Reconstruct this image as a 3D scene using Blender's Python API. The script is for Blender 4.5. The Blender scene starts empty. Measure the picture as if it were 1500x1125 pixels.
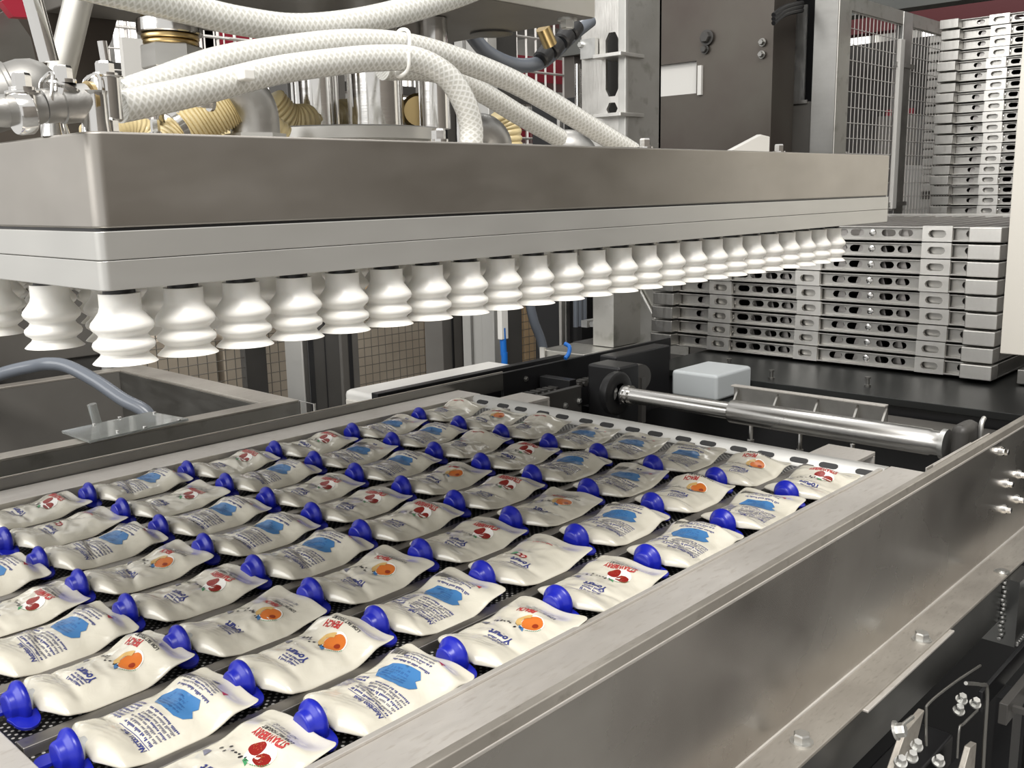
import bpy, bmesh, math, random
from mathutils import Vector, Matrix, noise
from mathutils.geometry import delaunay_2d_cdt
random.seed(7)
# ------------------------------------------------------------------ units
# everything is drawn in units of 0.30 m around the camera point; S and ZC turn them into metres above the floor
S = 0.30
ZC = 1.32
PI = math.pi
scene = bpy.context.scene
col = scene.collection

def wpt(p):
    return Vector((p[0]*S, p[1]*S, p[2]*S+ZC))

# ------------------------------------------------------------------ camera
cam_d = bpy.data.cameras.new('camera')
cam = bpy.data.objects.new('camera', cam_d)
col.objects.link(cam)
RC = [[0.683109, 0.154972, -0.713684], [-0.730037, 0.117912, -0.673158], [-0.020168, 0.980857, 0.193682]]
m = Matrix(RC).to_4x4()
m.translation = wpt((0, 0, 0))
cam.matrix_world = m
cam_d.sensor_width = 36.0
cam_d.lens = 36.0*1430/1500
cam_d.clip_start = 0.01
cam_d.clip_end = 200
scene.camera = cam

# ------------------------------------------------------------------ world, lights, exposure
world = bpy.data.worlds.new('world')
scene.world = world
world.use_nodes = True
bg = world.node_tree.nodes['Background']
bg.inputs[0].default_value = (1.0, 0.985, 0.96, 1)
bg.inputs[1].default_value = 0.64
scene.view_settings.view_transform = 'Standard'
scene.view_settings.look = 'None'
scene.view_settings.exposure = 0.40
scene.view_settings.gamma = 1.0
scene.view_settings.use_curve_mapping = False

def area(name, p, target, sx, sy, power, color=(1, 1, 1)):
    d = bpy.data.lights.new(name, 'AREA')
    d.shape = 'RECTANGLE'
    d.size = sx*S
    d.size_y = sy*S
    d.energy = power
    d.color = color
    o = bpy.data.objects.new(name, d)
    col.objects.link(o)
    a, b = wpt(p), wpt(target)
    o.location = a
    o.rotation_euler = (b-a).to_track_quat('-Z', 'Y').to_euler()
    return o

area('daylight_window', (-12, 5, 6), (2, 2, -0.5), 14, 8, 120, (1, 0.99, 0.97))
area('ceiling_lamp', (-2, -2.5, 9), (2.4, 2.2, -1), 6, 4, 90, (1, 0.97, 0.93))
area('ceiling_lamp_back', (8, 6, 9.5), (7, 3.5, 0), 6, 3, 22, (1, 0.98, 0.95))

# ------------------------------------------------------------------ materials
MATS = {}
def newmat(name):
    mt = bpy.data.materials.new(name)
    mt.use_nodes = True
    nt = mt.node_tree
    b = nt.nodes['Principled BSDF']
    MATS[name] = mt
    return mt, nt, b

def plain(name, c, rough=0.5, metal=0.0, spec=0.5, **kw):
    mt, nt, b = newmat(name)
    b.inputs['Base Color'].default_value = (*c, 1)
    b.inputs['Roughness'].default_value = rough
    b.inputs['Metallic'].default_value = metal
    b.inputs['Specular IOR Level'].default_value = spec
    for k, v in kw.items():
        b.inputs[k.replace('_', ' ')].default_value = v
    return mt

def N(nt, typ, **kw):
    n = nt.nodes.new(typ)
    for k, v in kw.items():
        setattr(n, k, v)
    return n

def mixcol(nt, fac, a, b_):
    mx = N(nt, 'ShaderNodeMix', data_type='RGBA')
    L = nt.links.new
    if hasattr(fac, 'is_linked'):
        L(fac, mx.inputs[0])
    else:
        mx.inputs[0].default_value = fac
    for i, v in ((6, a), (7, b_)):
        if hasattr(v, 'is_linked'):
            L(v, mx.inputs[i])
        else:
            mx.inputs[i].default_value = (*v, 1)
    return mx.outputs[2]

def ramp(nt, src, lo, hi, a=0.0, b_=1.0):
    r = N(nt, 'ShaderNodeMapRange')
    r.inputs['From Min'].default_value = lo
    r.inputs['From Max'].default_value = hi
    r.inputs['To Min'].default_value = a
    r.inputs['To Max'].default_value = b_
    nt.links.new(src, r.inputs['Value'])
    return r.outputs[0]

def metal(name, c1, c2, rough, stretch=(1, 1, 1), scale=12.0, blot=3.5, bump=0.02, rvar=0.12, scuff=None, metallic=1.0):
    """worn steel: blotches in the colour, brushed grain in the gloss and relief"""
    mt, nt, b = newmat(name)
    L = nt.links.new
    tc = N(nt, 'ShaderNodeTexCoord')
    n1 = N(nt, 'ShaderNodeTexNoise')
    n1.inputs['Scale'].default_value = blot
    n1.inputs['Detail'].default_value = 5
    n1.inputs['Roughness'].default_value = 0.6
    L(tc.outputs['Object'], n1.inputs['Vector'])
    mp = N(nt, 'ShaderNodeMapping')
    mp.inputs['Scale'].default_value = stretch
    L(tc.outputs['Object'], mp.inputs['Vector'])
    n2 = N(nt, 'ShaderNodeTexNoise')
    n2.inputs['Scale'].default_value = scale
    n2.inputs['Detail'].default_value = 6
    L(mp.outputs[0], n2.inputs['Vector'])
    f = ramp(nt, n1.outputs['Fac'], 0.35, 0.65)
    c = mixcol(nt, f, c1, c2)
    if scuff:
        n3 = N(nt, 'ShaderNodeTexNoise')
        n3.inputs['Scale'].default_value = blot*5
        n3.inputs['Detail'].default_value = 8
        L(mp.outputs[0], n3.inputs['Vector'])
        f3 = ramp(nt, n3.outputs['Fac'], 0.56, 0.72, 0, 0.6)
        c = mixcol(nt, f3, c, scuff)
    L(c, b.inputs['Base Color'])
    b.inputs['Metallic'].default_value = metallic
    add = N(nt, 'ShaderNodeMath', operation='ADD')
    L(ramp(nt, n1.outputs['Fac'], 0.3, 0.7, rough-rvar/2, rough+rvar/2), add.inputs[0])
    L(ramp(nt, n2.outputs['Fac'], 0.3, 0.7, -0.05, 0.05), add.inputs[1])
    L(add.outputs[0], b.inputs['Roughness'])
    if bump:
        bp = N(nt, 'ShaderNodeBump')
        bp.inputs['Strength'].default_value = bump*4
        bp.inputs['Distance'].default_value = 0.002
        L(n2.outputs['Fac'], bp.inputs['Height'])
        L(bp.outputs[0], b.inputs['Normal'])
    return mt

metal('head_steel', (0.41, 0.385, 0.35), (0.50, 0.475, 0.44), 0.40, (1, 1, 3), 14, 4, 0.004, 0.06, (0.44, 0.415, 0.375))
metal('plate_steel', (0.52, 0.515, 0.49), (0.57, 0.565, 0.54), 0.36, (1, 1, 5), 20, 2.5, 0.004, 0.05, metallic=0.6)
metal('tray_steel', (0.56, 0.53, 0.49), (0.66, 0.63, 0.59), 0.46, (3, 12, 3), 14, 5, 0.02, 0.12, (0.48, 0.44, 0.39), metallic=0.55)
metal('divider_steel', (0.34, 0.325, 0.31), (0.42, 0.40, 0.385), 0.42, (2, 10, 3), 20, 6, 0.02, 0.1)
metal('beam_steel', (0.40, 0.37, 0.345), (0.62, 0.60, 0.565), 0.27, (1, 1, 1.5), 5, 2.6, 0.0, 0.12)
metal('flange_steel', (0.40, 0.37, 0.33), (0.52, 0.49, 0.44), 0.45, (3, 12, 3), 14, 6, 0.03, 0.12, (0.33, 0.30, 0.26), metallic=0.7)
metal('low_beam_steel', (0.16, 0.165, 0.165), (0.22, 0.22, 0.215), 0.35, (1, 1, 3), 12, 4, 0.02, 0.1)
metal('polished_steel', (0.72, 0.71, 0.69), (0.78, 0.77, 0.75), 0.13, (1, 1, 20), 40, 6, 0.0, 0.04)
metal('roller_steel', (0.62, 0.61, 0.59), (0.66, 0.65, 0.63), 0.27, (1, 1, 1), 1.0, 1.0, 0.0, 0.02)
metal('cast_steel', (0.40, 0.395, 0.38), (0.50, 0.49, 0.47), 0.42, (1, 1, 1), 160, 8, 0.05, 0.08)
metal('column_steel', (0.50, 0.49, 0.45), (0.60, 0.59, 0.56), 0.42, (1, 1, 1), 10, 6, 0.02, 0.1, (0.30, 0.29, 0.25))
metal('galvanised', (0.56, 0.56, 0.54), (0.70, 0.70, 0.68), 0.40, (1, 8, 1), 40, 14, 0.02, 0.12)
metal('rack_steel', (0.38, 0.37, 0.35), (0.50, 0.49, 0.465), 0.36, (1, 10, 1), 30, 12, 0.02, 0.1)
metal('rack_bright', (0.68, 0.665, 0.63), (0.78, 0.765, 0.73), 0.42, (1, 10, 1), 40, 20, 0.03, 0.1)
metal('brown_sheet', (0.085, 0.068, 0.060), (0.11, 0.10, 0.085), 0.38, (1, 1, 1), 8, 2.2, 0.0, 0.1, metallic=0.5)
metal('dark_paint', (0.045, 0.043, 0.040), (0.065, 0.062, 0.058), 0.42, (1, 1, 1), 8, 4, 0.01, 0.1, metallic=0.0)
metal('grey_paint', (0.115, 0.108, 0.098), (0.145, 0.138, 0.126), 0.45, (1, 1, 1), 8, 4, 0.01, 0.1, metallic=0.2)
metal('dull_steel', (0.26, 0.255, 0.24), (0.33, 0.325, 0.31), 0.5, (1, 1, 1), 100, 8, 0.03, 0.06, metallic=0.8)
metal('mid_steel', (0.26, 0.255, 0.24), (0.34, 0.335, 0.32), 0.4, (1, 1, 6), 14, 5, 0.02, 0.1)
plain('black', (0.012, 0.012, 0.013), 0.38)
plain('black_deck', (0.012, 0.013, 0.0125), 0.36)
plain('white_rubber', (0.86, 0.845, 0.80), 0.33, Subsurface_Weight=0.15, Subsurface_Radius=(0.006, 0.005, 0.004))
plain('cap_blue', (0.008, 0.014, 0.34), 0.3, Subsurface_Weight=0.05, Subsurface_Radius=(0.002, 0.002, 0.004))
plain('spout_plastic', (0.62, 0.63, 0.62), 0.3, Transmission_Weight=0.3)
plain('zip_white', (0.80, 0.79, 0.75), 0.4)
plain('white_block', (0.48, 0.51, 0.52), 0.4, Subsurface_Weight=0.3, Subsurface_Radius=(0.02, 0.02, 0.02))
plain('white_paint', (0.64, 0.63, 0.60), 0.35)
plain('cream_paint', (0.60, 0.575, 0.52), 0.35)
plain('red_paint', (0.32, 0.015, 0.035), 0.4)
plain('deep_red', (0.10, 0.008, 0.012), 0.5)
plain('yellow', (0.75, 0.42, 0.02), 0.4)
plain('orange', (0.70, 0.28, 0.03), 0.4)
plain('green', (0.01, 0.22, 0.09), 0.4)
plain('cable_blue', (0.01, 0.13, 0.48), 0.35)
plain('tube_grey', (0.13, 0.145, 0.17), 0.25)
plain('wire', (0.70, 0.68, 0.65), 0.4, 0.2)
plain('wire_dark', (0.16, 0.15, 0.13), 0.45, 0.7)
plain('acrylic', (0.62, 0.64, 0.62), 0.08, Transmission_Weight=0.75, IOR=1.3)
plain('brass', (0.60, 0.45, 0.22), 0.3, 1.0)
# print colours
plain('ink_navy', (0.035, 0.045, 0.19), 0.3)
plain('ink_grey', (0.15, 0.15, 0.20), 0.35)
plain('ink_black', (0.02, 0.02, 0.025), 0.35)
plain('ink_blue', (0.05, 0.17, 0.38), 0.3)
plain('ink_darkblue', (0.03, 0.10, 0.28), 0.3)
plain('ink_red', (0.40, 0.035, 0.035), 0.3)
plain('ink_straw', (0.24, 0.012, 0.010), 0.28)
plain('ink_straw_seed', (0.45, 0.12, 0.05), 0.3)
plain('ink_peach', (0.56, 0.15, 0.025), 0.28)
plain('ink_peach_deep', (0.26, 0.03, 0.008), 0.28)
plain('ink_peach_pale', (0.58, 0.38, 0.14), 0.28)
plain('ink_green', (0.06, 0.30, 0.12), 0.3)
plain('ink_white', (0.86, 0.84, 0.80), 0.3)
plain('ink_paleblue', (0.60, 0.68, 0.76), 0.3)

def film_material():
    mt, nt, b = newmat('pouch_film')
    L = nt.links.new
    tc = N(nt, 'ShaderNodeTexCoord')
    n1 = N(nt, 'ShaderNodeTexNoise')
    n1.inputs['Scale'].default_value = 28
    n1.inputs['Detail'].default_value = 4
    L(tc.outputs['Object'], n1.inputs['Vector'])
    c = mixcol(nt, ramp(nt, n1.outputs['Fac'], 0.35, 0.65), (0.56, 0.53, 0.44), (0.64, 0.61, 0.52))
    L(c, b.inputs['Base Color'])
    b.inputs['Roughness'].default_value = 0.24
    b.inputs['Coat Weight'].default_value = 0.7
    b.inputs['Coat Roughness'].default_value = 0.08
    n2 = N(nt, 'ShaderNodeTexNoise')
    n2.inputs['Scale'].default_value = 55
    n2.inputs['Detail'].default_value = 3
    n2.inputs['Distortion'].default_value = 1.5
    L(tc.outputs['Object'], n2.inputs['Vector'])
    bp = N(nt, 'ShaderNodeBump')
    bp.inputs['Strength'].default_value = 0.22
    bp.inputs['Distance'].default_value = 0.002
    L(n2.outputs['Fac'], bp.inputs['Height'])
    L(bp.outputs[0], b.inputs['Normal'])
film_material()

def hose_material(name, base, thread, su, sv, trans=0.25):
    """clear hose over a crossed textile braid, drawn in the tube's own UV"""
    mt, nt, b = newmat(name)
    L = nt.links.new
    uv = N(nt, 'ShaderNodeUVMap')
    sep = N(nt, 'ShaderNodeSeparateXYZ')
    L(uv.outputs[0], sep.inputs[0])
    outs = []
    for sgn in (1, -1):
        a = N(nt, 'ShaderNodeMath', operation='MULTIPLY')
        a.inputs[1].default_value = su*sgn
        L(sep.outputs[0], a.inputs[0])
        c = N(nt, 'ShaderNodeMath', operation='MULTIPLY_ADD')
        c.inputs[1].default_value = sv
        L(sep.outputs[1], c.inputs[0])
        L(a.outputs[0], c.inputs[2])
        fr = N(nt, 'ShaderNodeMath', operation='PINGPONG')
        fr.inputs[1].default_value = 0.5
        L(c.outputs[0], fr.inputs[0])
        outs.append(ramp(nt, fr.outputs[0], 0.10, 0.26, 1.0, 0.0))
    mx = N(nt, 'ShaderNodeMath', operation='MAXIMUM')
    L(outs[0], mx.inputs[0])
    L(outs[1], mx.inputs[1])
    c = mixcol(nt, mx.outputs[0], base, thread)
    L(c, b.inputs['Base Color'])
    b.inputs['Roughness'].default_value = 0.22
    b.inputs['Coat Weight'].default_value = 0.5
    b.inputs['Subsurface Weight'].default_value = trans
    b.inputs['Subsurface Radius'].default_value = (0.01, 0.01, 0.01)
    bp = N(nt, 'ShaderNodeBump')
    bp.inputs['Strength'].default_value = 0.15
    bp.inputs['Distance'].default_value = 0.001
    L(mx.outputs[0], bp.inputs['Height'])
    L(bp.outputs[0], b.inputs['Normal'])
hose_material('braided_hose', (0.54, 0.535, 0.49), (0.72, 0.72, 0.69), 9, 1.0)
plain('yellow_hose', (0.70, 0.58, 0.32), 0.3)

def lane_material():
    """black lane bed pierced with a grid of small round holes that let light dots through"""
    mt, nt, b = newmat('lane_bed')
    L = nt.links.new
    tc = N(nt, 'ShaderNodeTexCoord')
    mp = N(nt, 'ShaderNodeMapping')
    mp.inputs['Rotation'].default_value = (0, 0, PI/4)
    mp.inputs['Scale'].default_value = (1/0.0042, 1/0.0042, 0)
    L(tc.outputs['Object'], mp.inputs['Vector'])
    fr = N(nt, 'ShaderNodeVectorMath', operation='FRACTION')
    L(mp.outputs[0], fr.inputs[0])
    sub = N(nt, 'ShaderNodeVectorMath', operation='SUBTRACT')
    sub.inputs[1].default_value = (0.5, 0.5, 0)
    L(fr.outputs[0], sub.inputs[0])
    ln = N(nt, 'ShaderNodeVectorMath', operation='LENGTH')
    L(sub.outputs[0], ln.inputs[0])
    f = ramp(nt, ln.outputs['Value'], 0.2, 0.28, 1.0, 0.0)
    c = mixcol(nt, f, (0.012, 0.012, 0.012), (0.45, 0.44, 0.42))
    L(c, b.inputs['Base Color'])
    b.inputs['Roughness'].default_value = 0.4
lane_material()

def noisy(name, c1, c2, scale, rough=0.7, detail=6):
    mt, nt, b = newmat(name)
    tc = N(nt, 'ShaderNodeTexCoord')
    n1 = N(nt, 'ShaderNodeTexNoise')
    n1.inputs['Scale'].default_value = scale
    n1.inputs['Detail'].default_value = detail
    nt.links.new(tc.outputs['Object'], n1.inputs['Vector'])
    nt.links.new(mixcol(nt, ramp(nt, n1.outputs['Fac'], 0.35, 0.65), c1, c2), b.inputs['Base Color'])
    b.inputs['Roughness'].default_value = rough
noisy('concrete', (0.24, 0.235, 0.225), (0.30, 0.295, 0.28), 3)
noisy('hall_wall', (0.66, 0.65, 0.62), (0.74, 0.73, 0.70), 1.5)
noisy('dark_wall', (0.19, 0.17, 0.15), (0.25, 0.23, 0.205), 1.0, 0.6)
noisy('ceiling_sheet', (0.10, 0.105, 0.10), (0.14, 0.145, 0.135), 1.2)
noisy('cardboard', (0.36, 0.25, 0.14), (0.43, 0.31, 0.18), 6)
noisy('cardboard_grey', (0.38, 0.32, 0.25), (0.46, 0.40, 0.32), 6)

def glow(name, c, s):
    mt, nt, b = newmat(name)
    b.inputs['Base Color'].default_value = (*c, 1)
    b.inputs['Emission Color'].default_value = (*c, 1)
    b.inputs['Emission Strength'].default_value = s
glow('window_light', (1.0, 0.99, 0.97), 1.6)
glow('lamp_light', (1.0, 0.99, 0.97), 3.0)

# ------------------------------------------------------------------ geometry helpers
class G:
    def __init__(s):
        s.v, s.f, s.mi, s.uv = [], [], [], {}
        s.cur = 0
    def face(s, idx):
        s.f.append(idx)
        s.mi.append(s.cur)
    def box(s, a, b):
        x0, y0, z0 = (min(a[i], b[i]) for i in range(3))
        x1, y1, z1 = (max(a[i], b[i]) for i in range(3))
        n = len(s.v)
        s.v += [(x0, y0, z0), (x1, y0, z0), (x1, y1, z0), (x0, y1, z0), (x0, y0, z1), (x1, y0, z1), (x1, y1, z1), (x0, y1, z1)]
        for q in ((0, 3, 2, 1), (4, 5, 6, 7), (0, 1, 5, 4), (1, 2, 6, 5), (2, 3, 7, 6), (3, 0, 4, 7)):
            s.face([n+i for i in q])
        return s
    def xbox(s, M, size):
        n = len(s.v)
        g = G().box((-size[0]/2, -size[1]/2, -size[2]/2), (size[0]/2, size[1]/2, size[2]/2))
        s.v += [tuple(M @ Vector(p)) for p in g.v]
        for q in g.f:
            s.face([n+i for i in q])
        return s
    def rings(s, rings, closed_caps=True, loop=True):
        n = len(s.v)
        k = len(rings[0])
        for r in rings:
            s.v += [tuple(p) for p in r]
        for i in range(len(rings)-1):
            for j in range(k if loop else k-1):
                a = n+i*k+j
                b = n+i*k+(j+1) % k
                s.face([a, b, b+k, a+k])
        if closed_caps:
            s.face([n+j for j in range(k)][::-1])
            s.face([n+(len(rings)-1)*k+j for j in range(k)])
        return s
    def lathe(s, prof, base, axis, seg=24, caps=True, rot=0.0):
        ax = Vector(axis).normalized()
        t = Vector((0, 0, 1)) if abs(ax.z) < 0.9 else Vector((1, 0, 0))
        e1 = ax.cross(t).normalized()
        e2 = ax.cross(e1)
        base = Vector(base)
        rr = []
        for r, h in prof:
            rr.append([base+ax*h+e1*(r*math.cos(rot+2*PI*j/seg))+e2*(r*math.sin(rot+2*PI*j/seg)) for j in range(seg)])
        return s.rings(rr, caps)
    def cyl(s, p0, p1, r0, r1=None, seg=20, rot=0.0):
        p0, p1 = Vector(p0), Vector(p1)
        d = p1-p0
        return s.lathe([(r0, 0), (r0 if r1 is None else r1, d.length)], p0, d, seg, True, rot)
    def hexbolt(s, p, axis, r, h):
        ax = Vector(axis).normalized()
        s.lathe([(r*1.35, 0), (r*1.35, h*0.22)], p, ax, 20)
        s.lathe([(r, h*0.22), (r, h*0.85), (r*0.86, h)], p, ax, 6)
        return s
    def tube(s, path, r, seg=14, sub=8, vlen=1.0, caps=True):
        P = smooth_path([Vector(p) for p in path], sub)
        n = len(s.v)
        rr, L, acc = [], [0.0], 0.0
        up = None
        for i, p in enumerate(P):
            d = (P[min(i+1, len(P)-1)]-P[max(i-1, 0)]).normalized()
            if up is None:
                up = d.cross(Vector((0.13, 0.2, 1))).normalized()
            up = (up-d*up.dot(d)).normalized()
            e2 = d.cross(up)
            if i:
                acc += (p-P[i-1]).length
            rad = r(i/(len(P)-1)) if callable(r) else r
            rr.append([p+up*(rad*math.cos(2*PI*j/seg))+e2*(rad*math.sin(2*PI*j/seg)) for j in range(seg)])
            L.append(acc)
        L = L[1:]
        f0 = len(s.f)
        s.rings(rr, caps)
        k = 0
        for i in range(len(P)-1):
            for j in range(seg):
                u0, u1 = j/seg, (j+1)/seg
                v0, v1 = L[i]/vlen, L[i+1]/vlen
                s.uv[f0+k] = [(u0, v0), (u1, v0), (u1, v1), (u0, v1)]
                k += 1
        return s
    def prism(s, poly, M, depth, holes=()):
        """poly and holes in the XY of M, thickness along its -Z"""
        loops = [list(poly)]+[list(h) for h in holes]
        pts, edges = [], []
        for lp in loops:
            k = len(pts)
            pts += [Vector(p) for p in lp]
            edges += [(k+i, k+(i+1) % len(lp)) for i in range(len(lp))]
        vs, es, fs, *_ = delaunay_2d_cdt(pts, edges, [], 0 if holes else 1, 1e-6)
        if holes:
            keep = []
            for f in fs:
                c = sum((vs[i] for i in f), Vector((0, 0)))/len(f)
                if inside(c, loops[0]) and not any(inside(c, h) for h in loops[1:]):
                    keep.append(f)
            fs = keep
        n = len(s.v)
        k = len(vs)
        s.v += [tuple(M @ Vector((p.x, p.y, 0))) for p in vs]+[tuple(M @ Vector((p.x, p.y, -depth))) for p in vs]
        for f in fs:
            s.face([n+i for i in f])
            s.face([n+k+i for i in reversed(f)])
        cnt = {}
        for f in fs:
            for i in range(len(f)):
                a, b = f[i], f[(i+1) % len(f)]
                cnt[(a, b)] = 1
        for (a, b) in cnt:
            if (b, a) not in cnt:
                s.face([n+b, n+a, n+k+a, n+k+b])
        return s

def inside(p, poly):
    x, y = p[0], p[1]
    c = False
    j = len(poly)-1
    for i in range(len(poly)):
        xi, yi = poly[i][0], poly[i][1]
        xj, yj = poly[j][0], poly[j][1]
        if (yi > y) != (yj > y) and x < (xj-xi)*(y-yi)/(yj-yi)+xi:
            c = not c
        j = i
    return c

def smooth_path(P, sub):
    if len(P) < 3:
        return P
    out = []
    for i in range(len(P)-1):
        p0, p1, p2, p3 = P[max(i-1, 0)], P[i], P[i+1], P[min(i+2, len(P)-1)]
        for k in range(sub):
            t = k/sub
            out.append(0.5*((2*p1)+(p2-p0)*t+(2*p0-5*p1+4*p2-p3)*t*t+(3*p1-p0-3*p2+p3)*t*t*t))
    out.append(P[-1])
    return out

def slot(cx, cy, w, h, n=5):
    """a slot with round ends"""
    r = min(w, h)/2
    pts = []
    if w >= h:
        for k in range(n+1):
            a = -PI/2+PI*k/n
            pts.append((cx+w/2-r+r*math.cos(a), cy+r*math.sin(a)))
        for k in range(n+1):
            a = PI/2+PI*k/n
            pts.append((cx-w/2+r+r*math.cos(a), cy+r*math.sin(a)))
    else:
        for k in range(n+1):
            a = PI*k/n
            pts.append((cx+r*math.cos(a), cy+h/2-r+r*math.sin(a)))
        for k in range(n+1):
            a = PI+PI*k/n
            pts.append((cx+r*math.cos(a), cy-h/2+r+r*math.sin(a)))
    return pts

ORIG = {}
def empty(name, origin):
    o = bpy.data.objects.new(name, None)
    col.objects.link(o)
    o.empty_display_size = 0.02
    o.location = wpt(origin)
    ORIG[o.name] = Vector(origin)
    return o

def mesh_from(g, name, mats, org):
    me = bpy.data.meshes.new(name)
    ox, oy, oz = org
    me.from_pydata([((x-ox)*S, (y-oy)*S, (z-oz)*S) for x, y, z in g.v], [], g.f)
    for mn in mats:
        me.materials.append(MATS[mn])
    if len(mats) > 1:
        me.polygons.foreach_set('material_index', g.mi)
    if g.uv:
        ul = me.uv_layers.new(name='UVMap')
        for fi, uvs in g.uv.items():
            p = me.polygons[fi]
            for li, w in zip(p.loop_indices, uvs):
                ul.data[li].uv = w
    me.validate()
    me.update()
    return me

def build(g, name, mat, parent=None, origin=None, smooth=True, bevel=0.0, angle=0.6, local=False):
    """one mesh object; coordinates are absolute unless local, where they are the parent's own"""
    mats = [mat] if isinstance(mat, str) else list(mat)
    if parent is not None:
        org = Vector((0, 0, 0)) if local else ORIG[parent.name]
    elif origin is not None:
        org = Vector(origin)
    else:
        xs, ys, zs = zip(*g.v)
        org = Vector(((min(xs)+max(xs))/2, (min(ys)+max(ys))/2, min(zs)))
    me = mesh_from(g, name, mats, org)
    o = bpy.data.objects.new(name, me)
    col.objects.link(o)
    if parent is not None:
        o.parent = parent
        ORIG[o.name] = Vector(org)
    else:
        o.location = wpt(org)
        ORIG[o.name] = Vector(org)
    if smooth:
        me.shade_smooth()
        me.set_sharp_from_angle(angle=angle)
    if bevel:
        b = o.modifiers.new('bevel', 'BEVEL')
        b.width = bevel*S
        b.segments = 2
        b.limit_method = 'ANGLE'
        b.angle_limit = 0.7
        b.harden_normals = True
    return o

def tag(o, label, cat, group=None, kind=None):
    o['label'] = label
    o['category'] = cat
    if group:
        o['group'] = group
    if kind:
        o['kind'] = kind
    return o

def structure(o, label=None):
    o['kind'] = 'structure'
    if label:
        o['label'] = label
    return o

def copy_tree(o, parent=None, loc=None):
    kids = [c for c in col.objects if c.parent == o]
    c = o.copy()
    col.objects.link(c)
    if parent is not None:
        c.parent = parent
    if loc is not None:
        c.location = loc
    for k in kids:
        copy_tree(k, c)
    return c

def fill2d(poly, step):
    """triangles over a polygon, fine enough to bend over a pouch"""
    xs = [p[0] for p in poly]
    ys = [p[1] for p in poly]
    bd = []
    for i in range(len(poly)):
        a, b = Vector(poly[i]), Vector(poly[(i+1) % len(poly)])
        k = max(1, int((b-a).length/step))
        bd += [a.lerp(b, t/k) for t in range(k)]
    pts = list(bd)
    x = min(xs)+step/2
    while x < max(xs):
        y = min(ys)+step/2
        while y < max(ys):
            if inside((x, y), poly):
                pts.append(Vector((x, y)))
            y += step
        x += step
    n = len(bd)
    vs, es, fs, *_ = delaunay_2d_cdt(pts, [(i, (i+1) % n) for i in range(n)], [], 0, 1e-6)
    out = []
    for f in fs:
        c = sum((vs[i] for i in f), Vector((0, 0)))/len(f)
        if inside(c, poly):
            out.append(f)
    return vs, out

_tcache = {}
def text2d(txt, size, bold=0.0):
    key = (txt, size, bold)
    if key in _tcache:
        return _tcache[key]
    cu = bpy.data.curves.new('t', 'FONT')
    cu.body = txt
    cu.size = size
    cu.offset = bold
    cu.resolution_u = 2
    o = bpy.data.objects.new('t', cu)
    col.objects.link(o)
    bpy.context.view_layer.update()
    dg = bpy.context.evaluated_depsgraph_get()
    me = bpy.data.meshes.new_from_object(o.evaluated_get(dg))
    vs = [(v.co.x, v.co.y) for v in me.vertices]
    fs = [list(p.vertices) for p in me.polygons]
    bpy.data.objects.remove(o)
    bpy.data.curves.remove(cu)
    bpy.data.meshes.remove(me)
    _tcache[key] = (vs, fs)
    return vs, fs

def circle(cx, cy, rx, ry=None, n=20, a0=0.0):
    ry = rx if ry is None else ry
    return [(cx+rx*math.cos(2*PI*k/n+a0), cy+ry*math.sin(2*PI*k/n+a0)) for k in range(n)]

# ------------------------------------------------------------------ the hall
g = G().box((-14, -14, -4.45), (44, 30, -4.4)); structure(build(g, 'floor', 'concrete', smooth=False))
structure(build(G().box((30, -2, -4.4), (30.3, 30, 9)), 'wall_back', 'hall_wall', smooth=False))
structure(build(G().box((2, 26, -4.4), (30, 26.3, 9)), 'wall_left', 'hall_wall', smooth=False))
structure(build(G().box((-2, -9.3, -4.4), (30, -9, 7)), 'wall_right', 'dark_wall', smooth=False))
structure(build(G().box((9, -2, 9), (30.3, 26.3, 9.2)), 'ceiling', 'ceiling_sheet', smooth=False))

# ------------------------------------------------------------------ carrier tray with its lanes
TX0, TX1 = 0.56, 3.402
TZ = -1.0
LF = -1.040                      # lane bed
LY0, PITCH = 1.475, 0.2575
def lane_y(l):
    return LY0+PITCH*l
tray = empty('carrier_tray', (2.0, 2.4, -1.12))
tag(tray, 'flat steel carrier tray divided into eight long lanes full of pouches', 'tray')
build(G().box((TX0, 1.21, LF-0.012), (TX1, 3.588, LF)), 'lane_bed', 'lane_bed', tray, smooth=False)
# side plates
near_p = G().box((0.3, 1.208, TZ-0.012), (TX1, 1.338, TZ))
build(near_p, 'side_plate', 'tray_steel', tray, bevel=0.003)
build(G().box((0.3, 3.428, TZ-0.012), (TX1, 3.59, TZ)), 'side_plate', 'tray_steel', tray, bevel=0.003)
build(G().box((TX0, 1.338, LF), (3.33, 1.354, TZ+0.006)), 'lane_edge_strip', 'tray_steel', tray, bevel=0.002)
build(G().box((TX0, 3.412, LF), (3.33, 3.428, TZ+0.004)), 'lane_edge_strip', 'tray_steel', tray, bevel=0.002)
# near and far end bars
def end_bar(x0, x1, xin):
    g = G()
    prof = [(x0, -1.06), (x0, -1.012), (x0+0.01*(1 if x1 > x0 else -1), -1.0), (x1, -1.0), (xin, LF+0.004), (xin, -1.06)]
    M = Matrix(((1, 0, 0, 0), (0, 0, 1, 0), (0, 1, 0, 0), (0, 0, 0, 1)))
    M = Matrix.Translation((0, 3.428, 0)) @ M
    g.prism(prof, M, 2.088)
    # the prism runs along -Z of M, which is -Y here
    return g
build(end_bar(TX0-0.06, TX0+0.005, TX0+0.02), 'end_bar', 'tray_steel', tray, bevel=0.002)
build(end_bar(TX1, TX1-0.045, TX1-0.10), 'end_bar', 'plate_steel', tray, bevel=0.002)
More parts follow.
